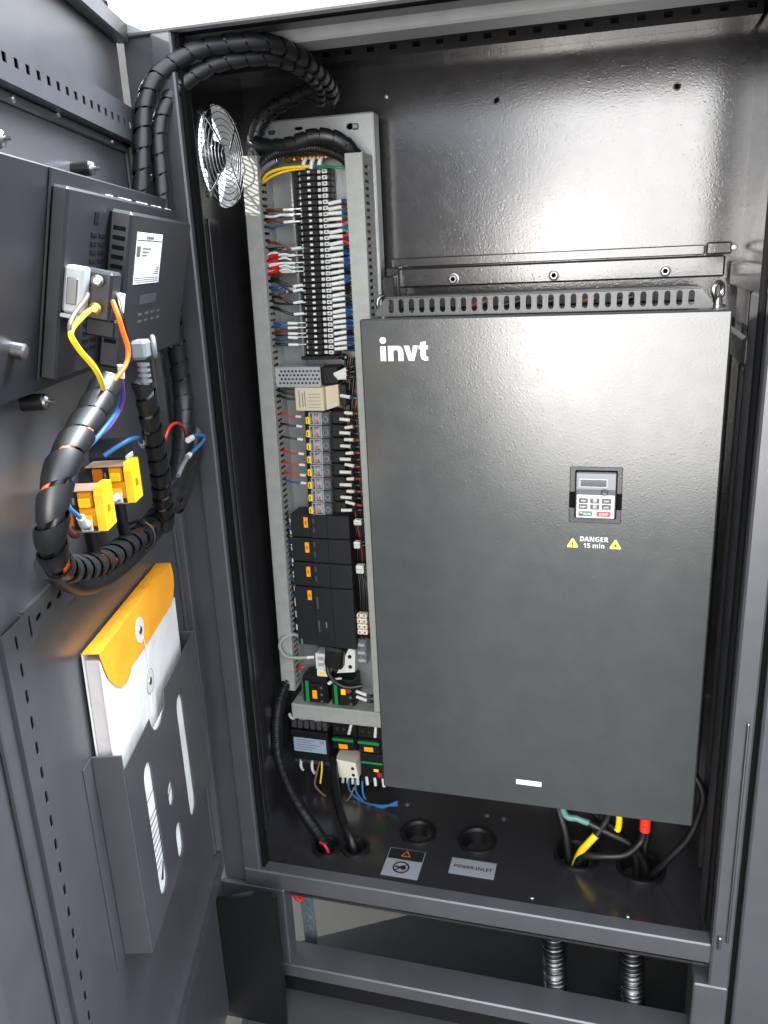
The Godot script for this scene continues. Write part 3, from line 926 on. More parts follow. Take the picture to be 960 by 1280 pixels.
func wire(called: String, label: String, group: String, pts: Array, r: float, ma: Material, F := Transform3D.IDENTITY, tip := 0.0, tip_r := 0.0) -> Node3D:
	# a wire from its first point to its last; tip: length of the white marker sleeve at the last end
	var t := thing(called, label, "wire", pts[0], group, F)
	var c := spline(pts, 5)
	var m := M.new(); tube(m, c, r, 7)
	part(t, "insulation", m, ma, F)
	if tip > 0.0:
		var e := c[c.size() - 1]; var d := (e - c[c.size() - 4]).normalized()
		m = M.new(); rod(m, e - d * tip * 0.15, e + d * tip, tip_r if tip_r > 0 else r * 1.6, 8)
		part(t, "marker_sleeve", m, mats.white, F)
		m = M.new()
		var mid := e + d * tip * 0.45
		for k in 2: box(m, mid + d * (k * 0.006 - 0.003) + (F.basis.inverse() * V(0, 0, 1)).normalized() * (tip_r if tip_r > 0 else r * 1.6), V(0.0022, 0.0035, 0.0006))
	return t

func fan() -> void:
	var o := V(-0.38, 1.972, -0.250)
	var t := thing("ventilation_fan", "round side wall fan behind a chrome wire guard, lit from outside", "fan", o)
	var m := M.new()
	# guard rings stand off the wall, joined by bent spokes
	for i in 7:
		m = M.new()
		var r := 0.024 + 0.0135 * i
		tube(m, _ring(o + V(0.013 - 0.0012 * i, 0, 0), r, Vector3.RIGHT, 40), 0.0011, 6, false, [], Transform3D.IDENTITY, true)
		part(t, "guard_ring", m, mats.chrome)
	for i in 4:
		var a := PI / 4 + i * PI / 2
		var d := V(0, sin(a), cos(a))
		m = M.new(); tube(m, PackedVector3Array([o + V(0.0155, 0, 0) + d * 0.019, o + V(0.009, 0, 0) + d * 0.09, o + V(0.002, 0, 0) + d * 0.113]), 0.0022, 6)
		part(t, "guard_spoke", m, mats.chrome)
		m = M.new(); lathe(m, o + d * 0.116, Vector3.RIGHT, [[0, 0.007], [0.004, 0.007], [0.0055, 0.004], [0.0055, 0.0]], 12)
		part(t, "screw", m, mats.screw)
	# motor and blades
	m = M.new(); lathe(m, o + V(-0.03, 0, 0), Vector3.RIGHT, [[0.0, 0.034], [0.022, 0.034], [0.026, 0.030], [0.026, 0.0]], 28)
	part(t, "motor_hub", m, mats.black)
	for i in 2:
		m = M.new(); bb(m, -0.412, -0.402, (1.861 if i == 0 else 2.0), (1.944 if i == 0 else 2.083), -0.268, -0.236, 0.002)
		part(t, "motor_strut", m, mats.black)
	# frame ring and outer louvre
	m = M.new(); lathe(m, o + V(-0.045, 0, 0), Vector3.RIGHT, [[0.0, 0.125], [0.040, 0.118], [0.040, 0.108], [0.0, 0.112], [0.0, 0.125]], 40)
	part(t, "frame", m, mats.paint)
	for i in 20:
		m = M.new(); box(m, o + V(-0.056, -0.100 + i * 0.0105, 0), V(0.004, 0.0016, 0.23 if absf(i - 9.5) < 8 else 0.14), 0.0004)
		part(t, "louvre_slat", m, mats.white)

func duct_thing(x0: float, x1: float, y0: float, y1: float, label: String, F: Transform3D, solo_side := true) -> void:
	var t := thing("wire_duct", label, "cable duct", V(x0, y0, -0.31), "grey slotted wire ducts", F)
	var m := M.new(); bb(m, x0, x1, y0, y1, -0.236, -0.23, 0.0015, F)
	part(t, "cover", m, mats.duct)
	m = M.new()
	var hs := []
	var k := int((y1 - y0 - 0.02) / 0.0148)
	for i in k: hs.append(obr(0.262, y0 + 0.016 + i * 0.0148, 0.034, 0.0066, 3))
	holed(m, 0.2365, 0.31, y0, y1, hs, x1 - 0.0025, x1 - 0.0005, F * FX)
	part(t, "slotted_side", m, mats.duct)
	m = M.new(); bb(m, x0 + 0.0005, x0 + 0.002, y0, y1, -0.31, -0.2365, 0.0, F)
	part(t, "far_side", m, mats.duct)
	m = M.new(); bb(m, x0 + 0.0025, x1 - 0.003, y0 + 0.001, y1 - 0.001, -0.309, -0.307, 0.0, F)
	part(t, "base", m, mats.duct)
	# the wires that lie inside show through the slots
	var cols := [mats.w_black, mats.w_red, mats.w_blue, mats.w_black, mats.w_brown]
	for i in 5:
		var pts := []
		for j in 9: pts.append(F * V(lerpf(x0 + 0.01, x1 - 0.006, (i + 0.5) / 5.0) + rng.randf_range(-0.003, 0.003), lerpf(y0 + 0.01, y1 - 0.02, j / 8.0), -0.285 + rng.randf_range(-0.012, 0.02)))
		m = M.new(); tube(m, spline(pts, 3), 0.0035, 6)
		part(t, "inner_wire", m, cols[i])

func panel_and_ducts() -> void:
	var t := thing("mounting_plate", "bright zinc plate on the left that carries ducts, terminals and relays", "mounting plate", V(-0.18, 0.60, -0.32))
	var m := M.new()
	holed(m, -0.318, -0.042, 0.60, 2.043, [obr(-0.28, 2.022, 0.018, 0.010), obr(-0.095, 2.020, 0.016, 0.013), obr(-0.215, 2.025, 0.02, 0.007)], -0.3165, -0.3115)
	part(t, "plate", m, mats.zinc)
	m = M.new(); bb(m, -0.0418, -0.0385, 0.60, 2.043, -0.345, -0.309, 0.001)
	part(t, "edge_fold", m, mats.zinc)
	m = M.new(); bb(m, -0.318, -0.0425, 2.0435, 2.046, -0.345, -0.3115, 0.001)
	part(t, "edge_fold", m, mats.zinc)
	m = M.new(); bb(m, -0.088, -0.074, 2.012, 2.024, -0.311, -0.303, 0.002)
	part(t, "bolt_head", m, mats.steel)
	m = M.new(); bb(m, -0.033, 0.0, 1.60, 1.72, -0.388, -0.33, 0.004)
	part(t, "wall_bracket", m, mats.paint_in)
	var FP := Transform3D(Basis(Vector3.BACK, -0.0133), V(-0.3238, 1.968, 0))
	duct_thing(0.0, 0.0375, -1.318, 0.0, "tall grey wire duct beside the fan, with a sunlit striped top", FP)
	duct_thing(-0.086, -0.046, 0.612, 1.957, "tall grey wire duct half behind the edge of the drive", Transform3D.IDENTITY)
	t = thing("cross_duct", "short grey wire duct lying across the foot of the zinc plate", "cable duct", V(-0.19, 0.565, -0.31), "grey slotted wire ducts")
	m = M.new(); bb(m, -0.318, -0.05, 0.566, 0.611, -0.236, -0.23, 0.0015)
	part(t, "cover", m, mats.duct)
	m = M.new(); bb(m, -0.318, -0.05, 0.568, 0.57, -0.31, -0.2365)
	part(t, "lower_side", m, mats.duct)
	m = M.new(); bb(m, -0.318, -0.05, 0.607, 0.609, -0.31, -0.2365)
	part(t, "upper_side", m, mats.duct)
	t = thing("mounting_rail", "zinc rail standing behind the terminal strip", "rail", V(-0.2, 1.52, -0.31))
	m = M.new(); bb(m, -0.226, -0.19, 1.515, 1.945, -0.311, -0.304, 0.001)
	part(t, "web", m, mats.zinc)
	m = M.new(); bb(m, -0.2275, -0.2225, 1.515, 1.945, -0.3035, -0.2665, 0.0008)
	part(t, "edge", m, mats.zinc)

func yw(v: float) -> float: return 1.857 - (v - 262.0) * 0.001783

func terminals() -> void:
	# upright strip of black feed-through terminals
	var n := 32
	var pitch := 0.0127
	var y0 := 1.929
	var t0: Node3D = null
	var m := M.new()
	for i in n:
		var y := y0 - i * pitch
		var lab := "black terminal, %s from the top of the terminal strip" % ORD[i]
		var x := -0.205 - 0.010 * i / n
		if t0 == null:
			t0 = thing("terminal_block", lab, "terminal", V(x, y, -0.30), "black terminals of the strip")
			var h := pitch * 0.47
			bb(m, x - 0.012, x + 0.072, y - h, y + h, -0.304, -0.274, 0.001)
			bb(m, x + 0.004, x + 0.040, y - h, y + h, -0.275, -0.262, 0.0015)
			part(t0, "body", m, mats.black)
			m = M.new(); bb(m, x - 0.002, x + 0.0045, y - h * 0.6, y + h * 0.5, -0.2745, -0.270, 0.001)
			part(t0, "clamp_screw", m, mats.lug)
			m = M.new(); bb(m, x + 0.021, x + 0.028, y - h * 0.42, y + h * 0.42, -0.2625, -0.2605, 0.0005)
			part(t0, "marker", m, mats.white)
			m = M.new(); bb(m, x + 0.041, x + 0.049, y - h * 0.6, y + h * 0.6, -0.2745, -0.2705, 0.001)
			part(t0, "clamp_screw", m, mats.lug)
			m = M.new(); bb(m, x + 0.053, x + 0.065, y - h * 0.72, y + h * 0.72, -0.2745, -0.267, 0.001)
			part(t0, "marker", m, mats.white)
			m = M.new(); bb(m, x + 0.0565, x + 0.0615, y - h * 0.35, y + h * 0.35, -0.2672, -0.2665)
			part(t0, "marker_print", m, mats.w_grey)
		else:
			dup(t0, V(x, y, -0.30), lab, "terminal_block")
	# end plate
	m = M.new(); bb(m, -0.228, -0.135, 1.520, 1.528, -0.304, -0.258, 0.001)
	solo("end_clamp", "black end clamp under the last terminal of the strip", "clamp", m, mats.black, V(-0.18, 1.524, -0.28))
	# wires from the left duct
	var L: Array = [[262, "brown"], [270, "white"], [279, "brown"], [304, "brown"], [311, "black"], [318, "white"], [328, "white"], [332, "white"], [338, "white"], [346, "black"], [353, "black"], [358, "blue"], [363, "blue"], [372, "black"], [383, "black"], [403, "blue"], [409, "blue"], [416, "brown"], [423, "blue"], [430, "black"]]
	var cnt := 0
	for q in L:
		var y: float = yw(q[0])
		var x1: float = -0.222 - 0.012 * (262.0 - q[0]) / -168.0 - 0.022
		var xs: float = -0.290 - 0.005 * (q[0] - 262.0) / 168.0
		var long: bool = q[0] in [304, 312, 346, 353, 372, 383]
		var x2: float = x1 + (0.016 if long else 0.0)
		var sag := rng.randf_range(-0.002, 0.007)
		var y2 := y + (rng.randf_range(-0.02, -0.010) if long else rng.randf_range(-0.003, 0.002))
		wire("control_wire", "%s wire from the tall left duct to the terminal strip, %s from the top" % [q[1], ORD[cnt]], "wires into the terminal strip", [V(xs - 0.008, y + 0.001, -0.265), V(xs + 0.012, y + sag, -0.258), V(lerpf(xs, x2, 0.55), (y + y2) / 2 + sag, -0.257), V(x2 - 0.010, y2 + 0.0004, -0.262), V(x2, y2, -0.264)], 0.0030 if q[1] != "black" else 0.0034, mats["w_" + q[1]], Transform3D.IDENTITY, 0.020, 0.0036)
		var lw := get_child(get_child_count() - 1)
		m = M.new(); tube(m, spline([V(xs - 0.008, y - 0.003, -0.268), V(xs + 0.014, y - 0.005 - sag, -0.263), V(lerpf(xs, x2, 0.6), (y + y2) / 2 - 0.004 - sag * 0.5, -0.262), V(x2 + 0.004, y2 - 0.003, -0.267), V(x2 + 0.026, y2 - 0.001, -0.268)], 4), 0.0026, 6)
		part(lw, "second_core", m, [mats.w_brown, mats.w_black, mats.w_blue, mats.w_grey][cnt % 4])
		m = M.new(); rod(m, V(x2 + 0.018, y2, -0.266), V(x2 + 0.040, y2, -0.268), 0.0018, 6)
		part(lw, "ferrule", m, mats.lug)
		cnt += 1
	# red sleeves of the white sensor leads
	for i in 4:
		var y := yw([320.0, 325.0, 334.0, 339.0][i])
		var t := thing("red_lead", "thick red lead end beside the tall left duct, %s of four from the top" % ORD[i], "wire", V(-0.29, y, -0.262), "thick red lead ends")
		m = M.new(); tube(m, spline([V(-0.302, y - 0.004, -0.266), V(-0.280, y + 0.001, -0.256), V(-0.262, y + 0.004, -0.252)], 5), 0.0042, 8)
		part(t, "sleeve", m, mats.w_red)
		m = M.new(); tube(m, spline([V(-0.262, y + 0.004, -0.252), V(-0.248, y + 0.006, -0.253), V(-0.236, y + 0.001, -0.262)], 5), 0.0022, 7)
		part(t, "core", m, mats.w_white)
	# wires on the other side of the strip
	var cols := ["blue", "brown", "blue", "brown", "grey", "teal", "red", "red", "black", "blue", "blue", "blue", "black", "blue", "blue", "black", "black", "black", "black", "blue", "blue", "blue", "blue", "black", "blue", "blue", "black", "blue", "blue", "black", "black"]
	for i in 27:
		var y := yw(258.0) - i * 0.01225
		var x0 := -0.136 - 0.006 * i / 27.0
		var two := i % 3 != 1
		var w := wire("control_wire", "%s wire from the terminal strip into the duct beside the drive, %s from the top" % [cols[i], ORD[i]], "wires out of the terminal strip", [V(-0.080, y - 0.002 + rng.randf_range(-0.003, 0.003), -0.262), V(-0.094, y + rng.randf_range(-0.003, 0.004), -0.2555), V(x0 + 0.036, y + 0.0008, -0.2570), V(x0 + 0.026, y + rng.randf_range(-0.0006, 0.0006), -0.2575)], 0.0040, mats["w_" + cols[i]], Transform3D.IDENTITY, 0.027, 0.0043)
		if two:
			m = M.new(); tube(m, spline([V(-0.080, y - 0.007, -0.268), V(-0.098, y - 0.005, -0.266), V(x0 + 0.018, y - 0.005, -0.268)], 4), 0.0034, 7)
			part(w, "second_core", m, mats["w_" + cols[(i + 3) % 27]])
	# earth bar above the strip
	var e := thing("earth_bar", "brass earth bar with ring lugs at the head of the terminal strip", "earth bar", V(-0.17, 1.95, -0.30))
	m = M.new(); bb(m, -0.245, -0.125, 1.955, 1.967, -0.295, -0.283, 0.001)
	part(e, "bar", m, mats.brass)
	for i in 6:
		var x := -0.225 + i * 0.0185
		m = M.new(); lathe(m, V(x, 1.961, -0.283), Vector3.BACK, [[0, 0.0058], [0.006, 0.0055], [0.0075, 0.004], [0.0075, 0.0]], 10)
		part(e, "screw", m, mats.brass)
		if i in [2, 3, 4]:
			m = M.new(); tube(m, spline([V(x, 1.957, -0.272), V(x - 0.002, 1.948, -0.262), V(x - 0.005, 1.935, -0.262)], 4), 0.0048, 8)
			part(e, "lug_sleeve", m, mats.w_white)
	wire("earth_wire", "yellow wire across the head of the terminal strip", "", [V(-0.292, 1.918, -0.262), V(-0.268, 1.932, -0.250), V(-0.230, 1.939, -0.248), V(-0.175, 1.939, -0.252)], 0.0035, mats.w_yellow)
	wire("earth_wire", "second yellow wire under the black ring of cables", "", [V(-0.293, 1.912, -0.262), V(-0.262, 1.925, -0.252), V(-0.222, 1.934, -0.252), V(-0.185, 1.936, -0.256)], 0.0028, mats.w_yellow)
	wire("earth_wire", "green wire across the head of the terminal strip", "", [V(-0.082, 1.928, -0.262), V(-0.108, 1.932, -0.250), V(-0.135, 1.936, -0.252), V(-0.16, 1.938, -0.256)], 0.0030, mats.w_green)

func panel_devices() -> void:
	var m := M.new()
	# perforated power supply
	var t := thing("power_supply", "small perforated metal power supply under the terminal strip", "power supply", V(-0.237, 1.46, -0.31))
	var hs := []
	for r in 4:
		for q in 11: hs.append(circ(-0.283 + q * 0.0094 + (0.0047 if r % 2 else 0.0), 1.4665 + r * 0.0093, 0.0030, 8))
	# rows do not share columns, so each row is a strip of its own
	for r in 4:
		var hr := []
		for h in hs.slice(r * 11, r * 11 + 11): hr.append(h)
		holed(m, -0.291, -0.1795, 1.4665 + r * 0.0093 - 0.00465, 1.4665 + r * 0.0093 + 0.00465, hr, -0.2515, -0.250)
	bb(m, -0.291, -0.1795, 1.459, 1.4618, -0.2515, -0.250); bb(m, -0.291, -0.1795, 1.4991, 1.502, -0.2515, -0.250)
	part(t, "perforated_cover", m, mats.silver)
	m = M.new(); bb(m, -0.2905, -0.18, 1.4595, 1.5015, -0.308, -0.268)
	part(t, "circuit_box", m, mats.black)
	m = M.new(); bb(m, -0.294, -0.2905, 1.459, 1.502, -0.308, -0.25, 0.001); bb(m, -0.2905, -0.18, 1.5022, 1.504, -0.308, -0.25); bb(m, -0.2905, -0.18, 1.457, 1.4588, -0.308, -0.25)
	part(t, "casing", m, mats.silver)
	m = M.new(); bb(m, -0.179, -0.140, 1.462, 1.503, -0.308, -0.262, 0.002)
	part(t, "terminal_cover", m, mats.black)
	m = M.new(); bb(m, -0.262, -0.256, 1.474, 1.488, -0.266, -0.264); bb(m, -0.213, -0.205, 1.47, 1.492, -0.266, -0.264)
	part(t, "component", m, mats.w_teal)
	for i in 3:
		wire("supply_wire", "%s white-tipped lead at the dark end of the power supply" % ["upper", "middle", "lower"][i], "leads of the power supply", [V(-0.082, 1.507 - i * 0.013, -0.262), V(-0.10, 1.504 - i * 0.012, -0.25), V(-0.118, 1.497 - i * 0.009, -0.25)], 0.0035, mats.w_black, Transform3D.IDENTITY, 0.03 - i * 0.005, 0.005)
	m = M.new(); rod(m, V(-0.155, 1.523, -0.28), V(-0.13, 1.524, -0.27), 0.005, 10)
	lathe(m, V(-0.128, 1.524, -0.27), V(1, 0, 0.6), [[0, 0.008], [0.008, 0.008], [0.008, 0.004], [0.002, 0.0]], 8)
	solo("rail_bolt", "steel bolt between the terminal strip and the power supply", "bolt", m, mats.steel, V(-0.14, 1.523, -0.28))
	# beige module
	t = thing("beige_module", "beige plastic module with printed front above the relays", "module", V(-0.2, 1.40, -0.31))
	m = M.new(); bb(m, -0.244, -0.172, 1.4015, 1.4565, -0.30, -0.240, 0.0015)
	part(t, "body", m, mats.beige)
	m = M.new()
	extrude(m, PackedVector2Array([Vector2(-0.1715, 1.4015), Vector2(-0.140, 1.412), Vector2(-0.140, 1.462), Vector2(-0.1715, 1.4565)]), -0.30, -0.256)
	part(t, "flank", m, mats.beige)
	for r in [[0.008, 0.052, 0.010], [0.010, 0.046, 0.018], [0.010, 0.050, 0.024]]:
		m = M.new(); bb(m, -0.244 + r[2], -0.244 + r[2] + 0.0022, 1.4015 + r[0], 1.4015 + r[1] * 0.95, -0.2401, -0.2394)
		part(t, "print", m, mats.w_grey)
	for r in 5:
		m = M.new(); bb(m, -0.212, -0.180, 1.409 + r * 0.008, 1.4105 + r * 0.008, -0.2401, -0.2396)
		part(t, "print", m, mat("printlight", Color(0.52, 0.49, 0.42), 0.6))
	m = M.new(); bb(m, -0.139, -0.122, 1.41, 1.462, -0.30, -0.262, 0.002)
	part(t, "socket", m, mats.black)
	for i in 3:
		wire("module_wire", "%s of three black wires from the left duct behind the beige module" % ["topmost", "middle", "lowest"][i], "black wires to the beige module", [V(-0.303, 1.455 - i * 0.0125, -0.266), V(-0.288, 1.459 - i * 0.0125, -0.256), V(-0.268, 1.453 - i * 0.0125, -0.256), V(-0.245, 1.4505 - i * 0.0125, -0.262)], 0.0028, mats.w_black)
	wire("module_wire", "blue wire with white sleeve right of the beige module", "", [V(-0.082, 1.427, -0.262), V(-0.10, 1.43, -0.256), V(-0.115, 1.432, -0.258)], 0.003, mats.w_blue, Transform3D.IDENTITY, 0.022, 0.0045)
	# eight plug-in relays
	var r0: Node3D = null
	for i in 8:
		var y := 1.382 - i * 0.0322
		var x := -0.215 - 0.0012 * i
		var lab := "clear plug-in relay with yellow tag, %s below the beige module" % ORD[i]
		if r0 != null:
			dup(r0, V(x, y, -0.30), lab, "relay"); continue
		r0 = thing("relay", lab, "relay", V(x, y, -0.30), "clear relays in a column")
		m = M.new(); bb(m, x - 0.022, x + 0.085, y - 0.0155, y + 0.0155, -0.308, -0.276, 0.002)
		bb(m, x + 0.052, x + 0.085, y - 0.0150, y + 0.0150, -0.2765, -0.262, 0.002)
		part(r0, "socket", m, mats.black)
		m = M.new(); bb(m, x + 0.001, x + 0.050, y - 0.0140, y + 0.0140, -0.2755, -0.2705, 0.001)
		part(r0, "base", m, mats.w_black)
		m = M.new(); bb(m, x + 0.004, x + 0.030, y - 0.010, y + 0.006, -0.271, -0.254, 0.003)
		part(r0, "coil", m, mat("coil", Color(0.70, 0.62, 0.58), 0.4))
		m = M.new(); bb(m, x + 0.008, x + 0.012, y - 0.013, y + 0.012, -0.271, -0.2475, 0.0008); bb(m, x + 0.022, x + 0.027, y - 0.012, y + 0.011, -0.271, -0.2485, 0.0008)
		part(r0, "contact", m, mats.silver)
		m = M.new(); bb(m, x + 0.014, x + 0.019, y - 0.011, y - 0.003, -0.271, -0.2475, 0.0008)
		part(r0, "test_tab", m, mat("pink", Color(0.72, 0.42, 0.40), 0.5))
		m = M.new(); bb(m, x + 0.0315, x + 0.0485, y - 0.0125, y + 0.0125, -0.271, -0.250, 0.001)
		part(r0, "flank", m, mat("smoke", Color(0.13, 0.13, 0.14), 0.25))
		m = M.new(); tube(m, _ring(V(x + 0.040, y - 0.002, -0.2495), 0.0062, Vector3.BACK, 16), 0.0012, 5, false, [], Transform3D.IDENTITY, true)
		part(r0, "flank_ring", m, mats.w_grey)
		m = M.new(); bb(m, x, x + 0.051, y - 0.0148, y + 0.0148, -0.2752, -0.2455, 0.002)
		part(r0, "clear_cover", m, mats.clear)
		for q in [[x + 0.0, x + 0.003], [x + 0.0295, x + 0.0325]]:
			m = M.new(); bb(m, q[0], q[1], y - 0.0152, y + 0.0152, -0.2462, -0.2448, 0.0005)
			part(r0, "cover_edge", m, mats.silver)
		for q in [[y - 0.0152, y - 0.0130], [y + 0.0130, y + 0.0152]]:
			m = M.new(); bb(m, x + 0.003, x + 0.0295, q[0], q[1], -0.2462, -0.2448, 0.0005)
			part(r0, "cover_edge", m, mats.silver)
		m = M.new(); bb(m, x - 0.008, x + 0.002, y - 0.0125, y + 0.0035, -0.256, -0.2435, 0.001)
		part(r0, "yellow_tag", m, mats.tagyellow)
		m = M.new(); bb(m, x - 0.0045, x - 0.0022, y - 0.010, y + 0.001, -0.2436, -0.2430)
		part(r0, "tag_print", m, mats.ink)
	var rl := [[521, "red"], [533, "black"], [549, "black"], [567, "red"], [581, "red"], [594, "red"], [604, "blue"]]
	for i in 7:
		var y: float = 1.3865 - (rl[i][0] - 521) * 0.00201
		wire("relay_wire", "%s wire from the left duct to the %s relay" % [rl[i][1], ORD[i] if i < 6 else "seventh"], "wires to the relays", [V(-0.306, y + (0.004 if i < 6 else 0.01), -0.266), V(-0.288, y + 0.005, -0.256), V(-0.268, y + 0.001, -0.256), V(-0.2535, y - 0.002, -0.262)], 0.0024, mats["w_" + rl[i][1]], Transform3D.IDENTITY, 0.012, 0.0036)
	for i in 16:
		var y := 1.393 - i * 0.0160
		var up := i % 2 == 0
		wire("relay_wire", "%s lead with white sleeve beside the drive, %s from the beige module down" % [["brown", "black"][i % 2], ORD[i]], "sleeved leads of the relays", [V(-0.080 - 0.0006 * i, y + rng.randf_range(-0.003, 0.003), -0.262), V(-0.095 - 0.0004 * i, y + rng.randf_range(-0.002, 0.003), -0.252), V((-0.108 if up else -0.116) - 0.0006 * i, y + 0.001, -0.254)], 0.0040, mats[["w_brown", "w_black"][i % 2]], Transform3D.IDENTITY, (0.020 if up else 0.026) + rng.randf_range(-0.003, 0.003), 0.0042)
	# controller modules
	var rows := [[1.0835, 1.1425], [1.018, 1.0815], [0.9515, 1.016], [0.785, 0.9495]]
	var names := ["black control module under the relays, topmost of the stack", "black control module, second in the stack below the relays", "black control module, third, above the tall one", "tall black control module at the bottom of the stack"]
	for i in 4:
		var y0: float = rows[i][0]; var y1: float = rows[i][1]
		var dx := -0.0015 * i
		t = thing("control_module", names[i], "controller", V(-0.205, y0, -0.31), "black control modules in a stack")
		m = M.new(); bb(m, -0.228 + dx, -0.126, y0, y1, -0.305, -0.236, 0.0012)
		part(t, "body", m, mats.plc)
		m = M.new(); bb(m, -0.281 + dx, -0.2285 + dx, y0 + 0.0006, y1 - 0.0006, -0.305, -0.239, 0.0012)
		part(t, "terminal_cover", m, mats.plc)
		m = M.new(); bb(m, -0.184, -0.1832, y0 + 0.001, y1 - 0.001, -0.2362, -0.2353)
		part(t, "seam", m, mats.gasket)
		for q in 2:
			m = M.new(); bb(m, -0.221 + dx, -0.2165 + dx, y0 + 0.25 * (y1 - y0) + q * 0.4 * (y1 - y0), y0 + 0.45 * (y1 - y0) + q * 0.4 * (y1 - y0), -0.2362, -0.2354)
			part(t, "print", m, mat("dimprint", Color(0.25, 0.26, 0.28), 0.6))
		var ty: float = [1.1225, 1.0565, 0.991, 0.927][i]
		m = M.new(); bb(m, -0.2455 + dx, -0.2345 + dx, ty - 0.0135, ty + 0.0135, -0.2392, -0.2375, 0.0005)
		var tg := part(t, "yellow_tag", m, mats.amber)
		text(tg, "tag_print", "IIII", 0.0042, V(0, 0, 0), mats.ink, Transform3D(Basis(Vector3.BACK, PI / 2), V(-0.240 + dx, ty, -0.2375)))
		if i == 3:
			m = M.new(); bb(m, -0.2785, -0.2735, 0.786, 0.802, -0.2392, -0.238, 0.0004)
			part(t, "teal_stripe", m, mat("tealprint", Color(0.18, 0.52, 0.48), 0.5))
			m = M.new(); bb(m, -0.205, -0.2015, 0.84, 0.857, -0.2362, -0.2355)
			part(t, "print", m, mats.w_grey)
	for i in 9:
		m = M.new()
		var y := 1.125 - i * 0.037
		bb(m, -0.2895 - 0.0006 * i, -0.2825 - 0.0006 * i, y - 0.010 - (0.006 if i % 3 == 0 else 0.0), y + 0.008, -0.262, -0.250, 0.0015)
		solo("wire_marker", "white wire marker squeezed between duct and controllers, %s from the top" % ORD[i], "wire marker", m, mats.white, V(-0.286, y, -0.256), "white markers beside the controllers")
	for i in 22:
		var y := 1.135 - i * 0.0155
		wire("controller_wire", "%s wire from the left duct into the controllers, %s from the top" % [["black", "black", "blue"][i % 3], ORD[i]], "wires into the controllers", [V(-0.312 - 0.0004 * i, y + 0.004, -0.27), V(-0.298, y + 0.002, -0.256), V(-0.284, y - 0.008, -0.252), V(-0.280, y - 0.014, -0.262)], 0.0028, mats[["w_black", "w_black", "w_blue"][i % 3]])
	var cn := [[-0.118, 1.125, 0.020, 0.014], [-0.121, 1.066, 0.016, 0.018], [-0.119, 1.002, 0.020, 0.022]]
	for i in 3:
		t = thing("plug_connector", "white plug beside the %s control module, next to the drive" % ORD[i], "connector", V(cn[i][0], cn[i][1], -0.26), "white plugs of the controllers")
		m = M.new(); bb(m, cn[i][0], cn[i][0] + cn[i][2], cn[i][1] - cn[i][3] / 2, cn[i][1] + cn[i][3] / 2, -0.262, -0.245, 0.002)
		part(t, "shell", m, mats.white)
		for k in 2:
			m = M.new(); tube(m, spline([V(cn[i][0] + cn[i][2], cn[i][1] + k * 0.008 - 0.004, -0.253), V(cn[i][0] + cn[i][2] + 0.010, cn[i][1] + k * 0.010 - 0.002, -0.255), V(-0.078, cn[i][1] + k * 0.010 - 0.004, -0.265)], 4), 0.0028, 7)
			part(t, "lead", m, mats.w_black)
			m = M.new(); bb(m, cn[i][0] + 0.002, cn[i][0] + cn[i][2] - 0.002, cn[i][1] + k * 0.005 - 0.004, cn[i][1] + k * 0.005 - 0.003, -0.2451, -0.2446)
			part(t, "print", m, mats.w_grey)
	t = thing("marker_stack", "block of cream wire markers beside the tall control module", "wire marker", V(-0.11, 0.825, -0.25))
	for r in 4:
		for q in 2:
			m = M.new(); bb(m, -0.1235 + q * 0.0135, -0.1105 + q * 0.0135, 0.8245 + r * 0.0155, 0.839 + r * 0.0155 - (0.001 if r < 3 else 0.004), -0.262, -0.244, 0.0015)
			var mk := part(t, "marker", m, mats.ivory)
			m = M.new(); bb(m, -0.1195 + q * 0.0135, -0.1150 + q * 0.0135, 0.828 + r * 0.0155, 0.834 + r * 0.0155, -0.2441, -0.2436)
			part(mk, "print", m, mat("printred", Color(0.55, 0.30, 0.28), 0.6))
	for i in 3:
		wire("marker_lead", "%s red lead behind the block of cream markers" % ["upper", "middle", "lower"][i], "red leads of the cream markers", [V(-0.0965, 0.834 + i * 0.016, -0.253), V(-0.088, 0.835 + i * 0.016, -0.25), V(-0.078, 0.83 + i * 0.015, -0.265)], 0.004, mats.w_brown)
	for i in 8:
		var x := -0.138 + 0.006 * i
		wire("loom_wire", "%s wire running down behind the sleeved relay leads, %s from the relay sockets" % [["black", "black", "brown", "black"][i % 4], ORD[i]], "wires behind the relay leads", [V(x + 0.01, 1.52, -0.292), V(x + rng.randf_range(-0.004, 0.004), 1.44, -0.285), V(x + rng.randf_range(-0.005, 0.005), 1.36, -0.278), V(x + rng.randf_range(-0.004, 0.004), 1.28, -0.28), V(x + rng.randf_range(-0.005, 0.005), 1.20, -0.276), V(x + 0.004, 1.13, -0.28), V(x + 0.012, 1.06, -0.284), V(x + 0.012, 1.0, -0.29)], 0.0034, [mats.w_black, mats.w_black, mats.w_brown, mats.w_black][i % 4])
	# dark loom of wires beside the controllers
	for i in 6:
		wire("loom_wire", "black wire hanging beside the tall control module, %s from the module" % ORD[i], "black wires next to the controllers", [V(-0.122 + 0.005 * i, 1.0 - 0.01 * i, -0.275), V(-0.118 + 0.0055 * i, 0.92, -0.268 - 0.002 * (i % 2)), V(-0.121 + 0.005 * i, 0.86, -0.27), V(-0.128 + 0.006 * i, 0.80, -0.275)], 0.0032, mats.w_black)

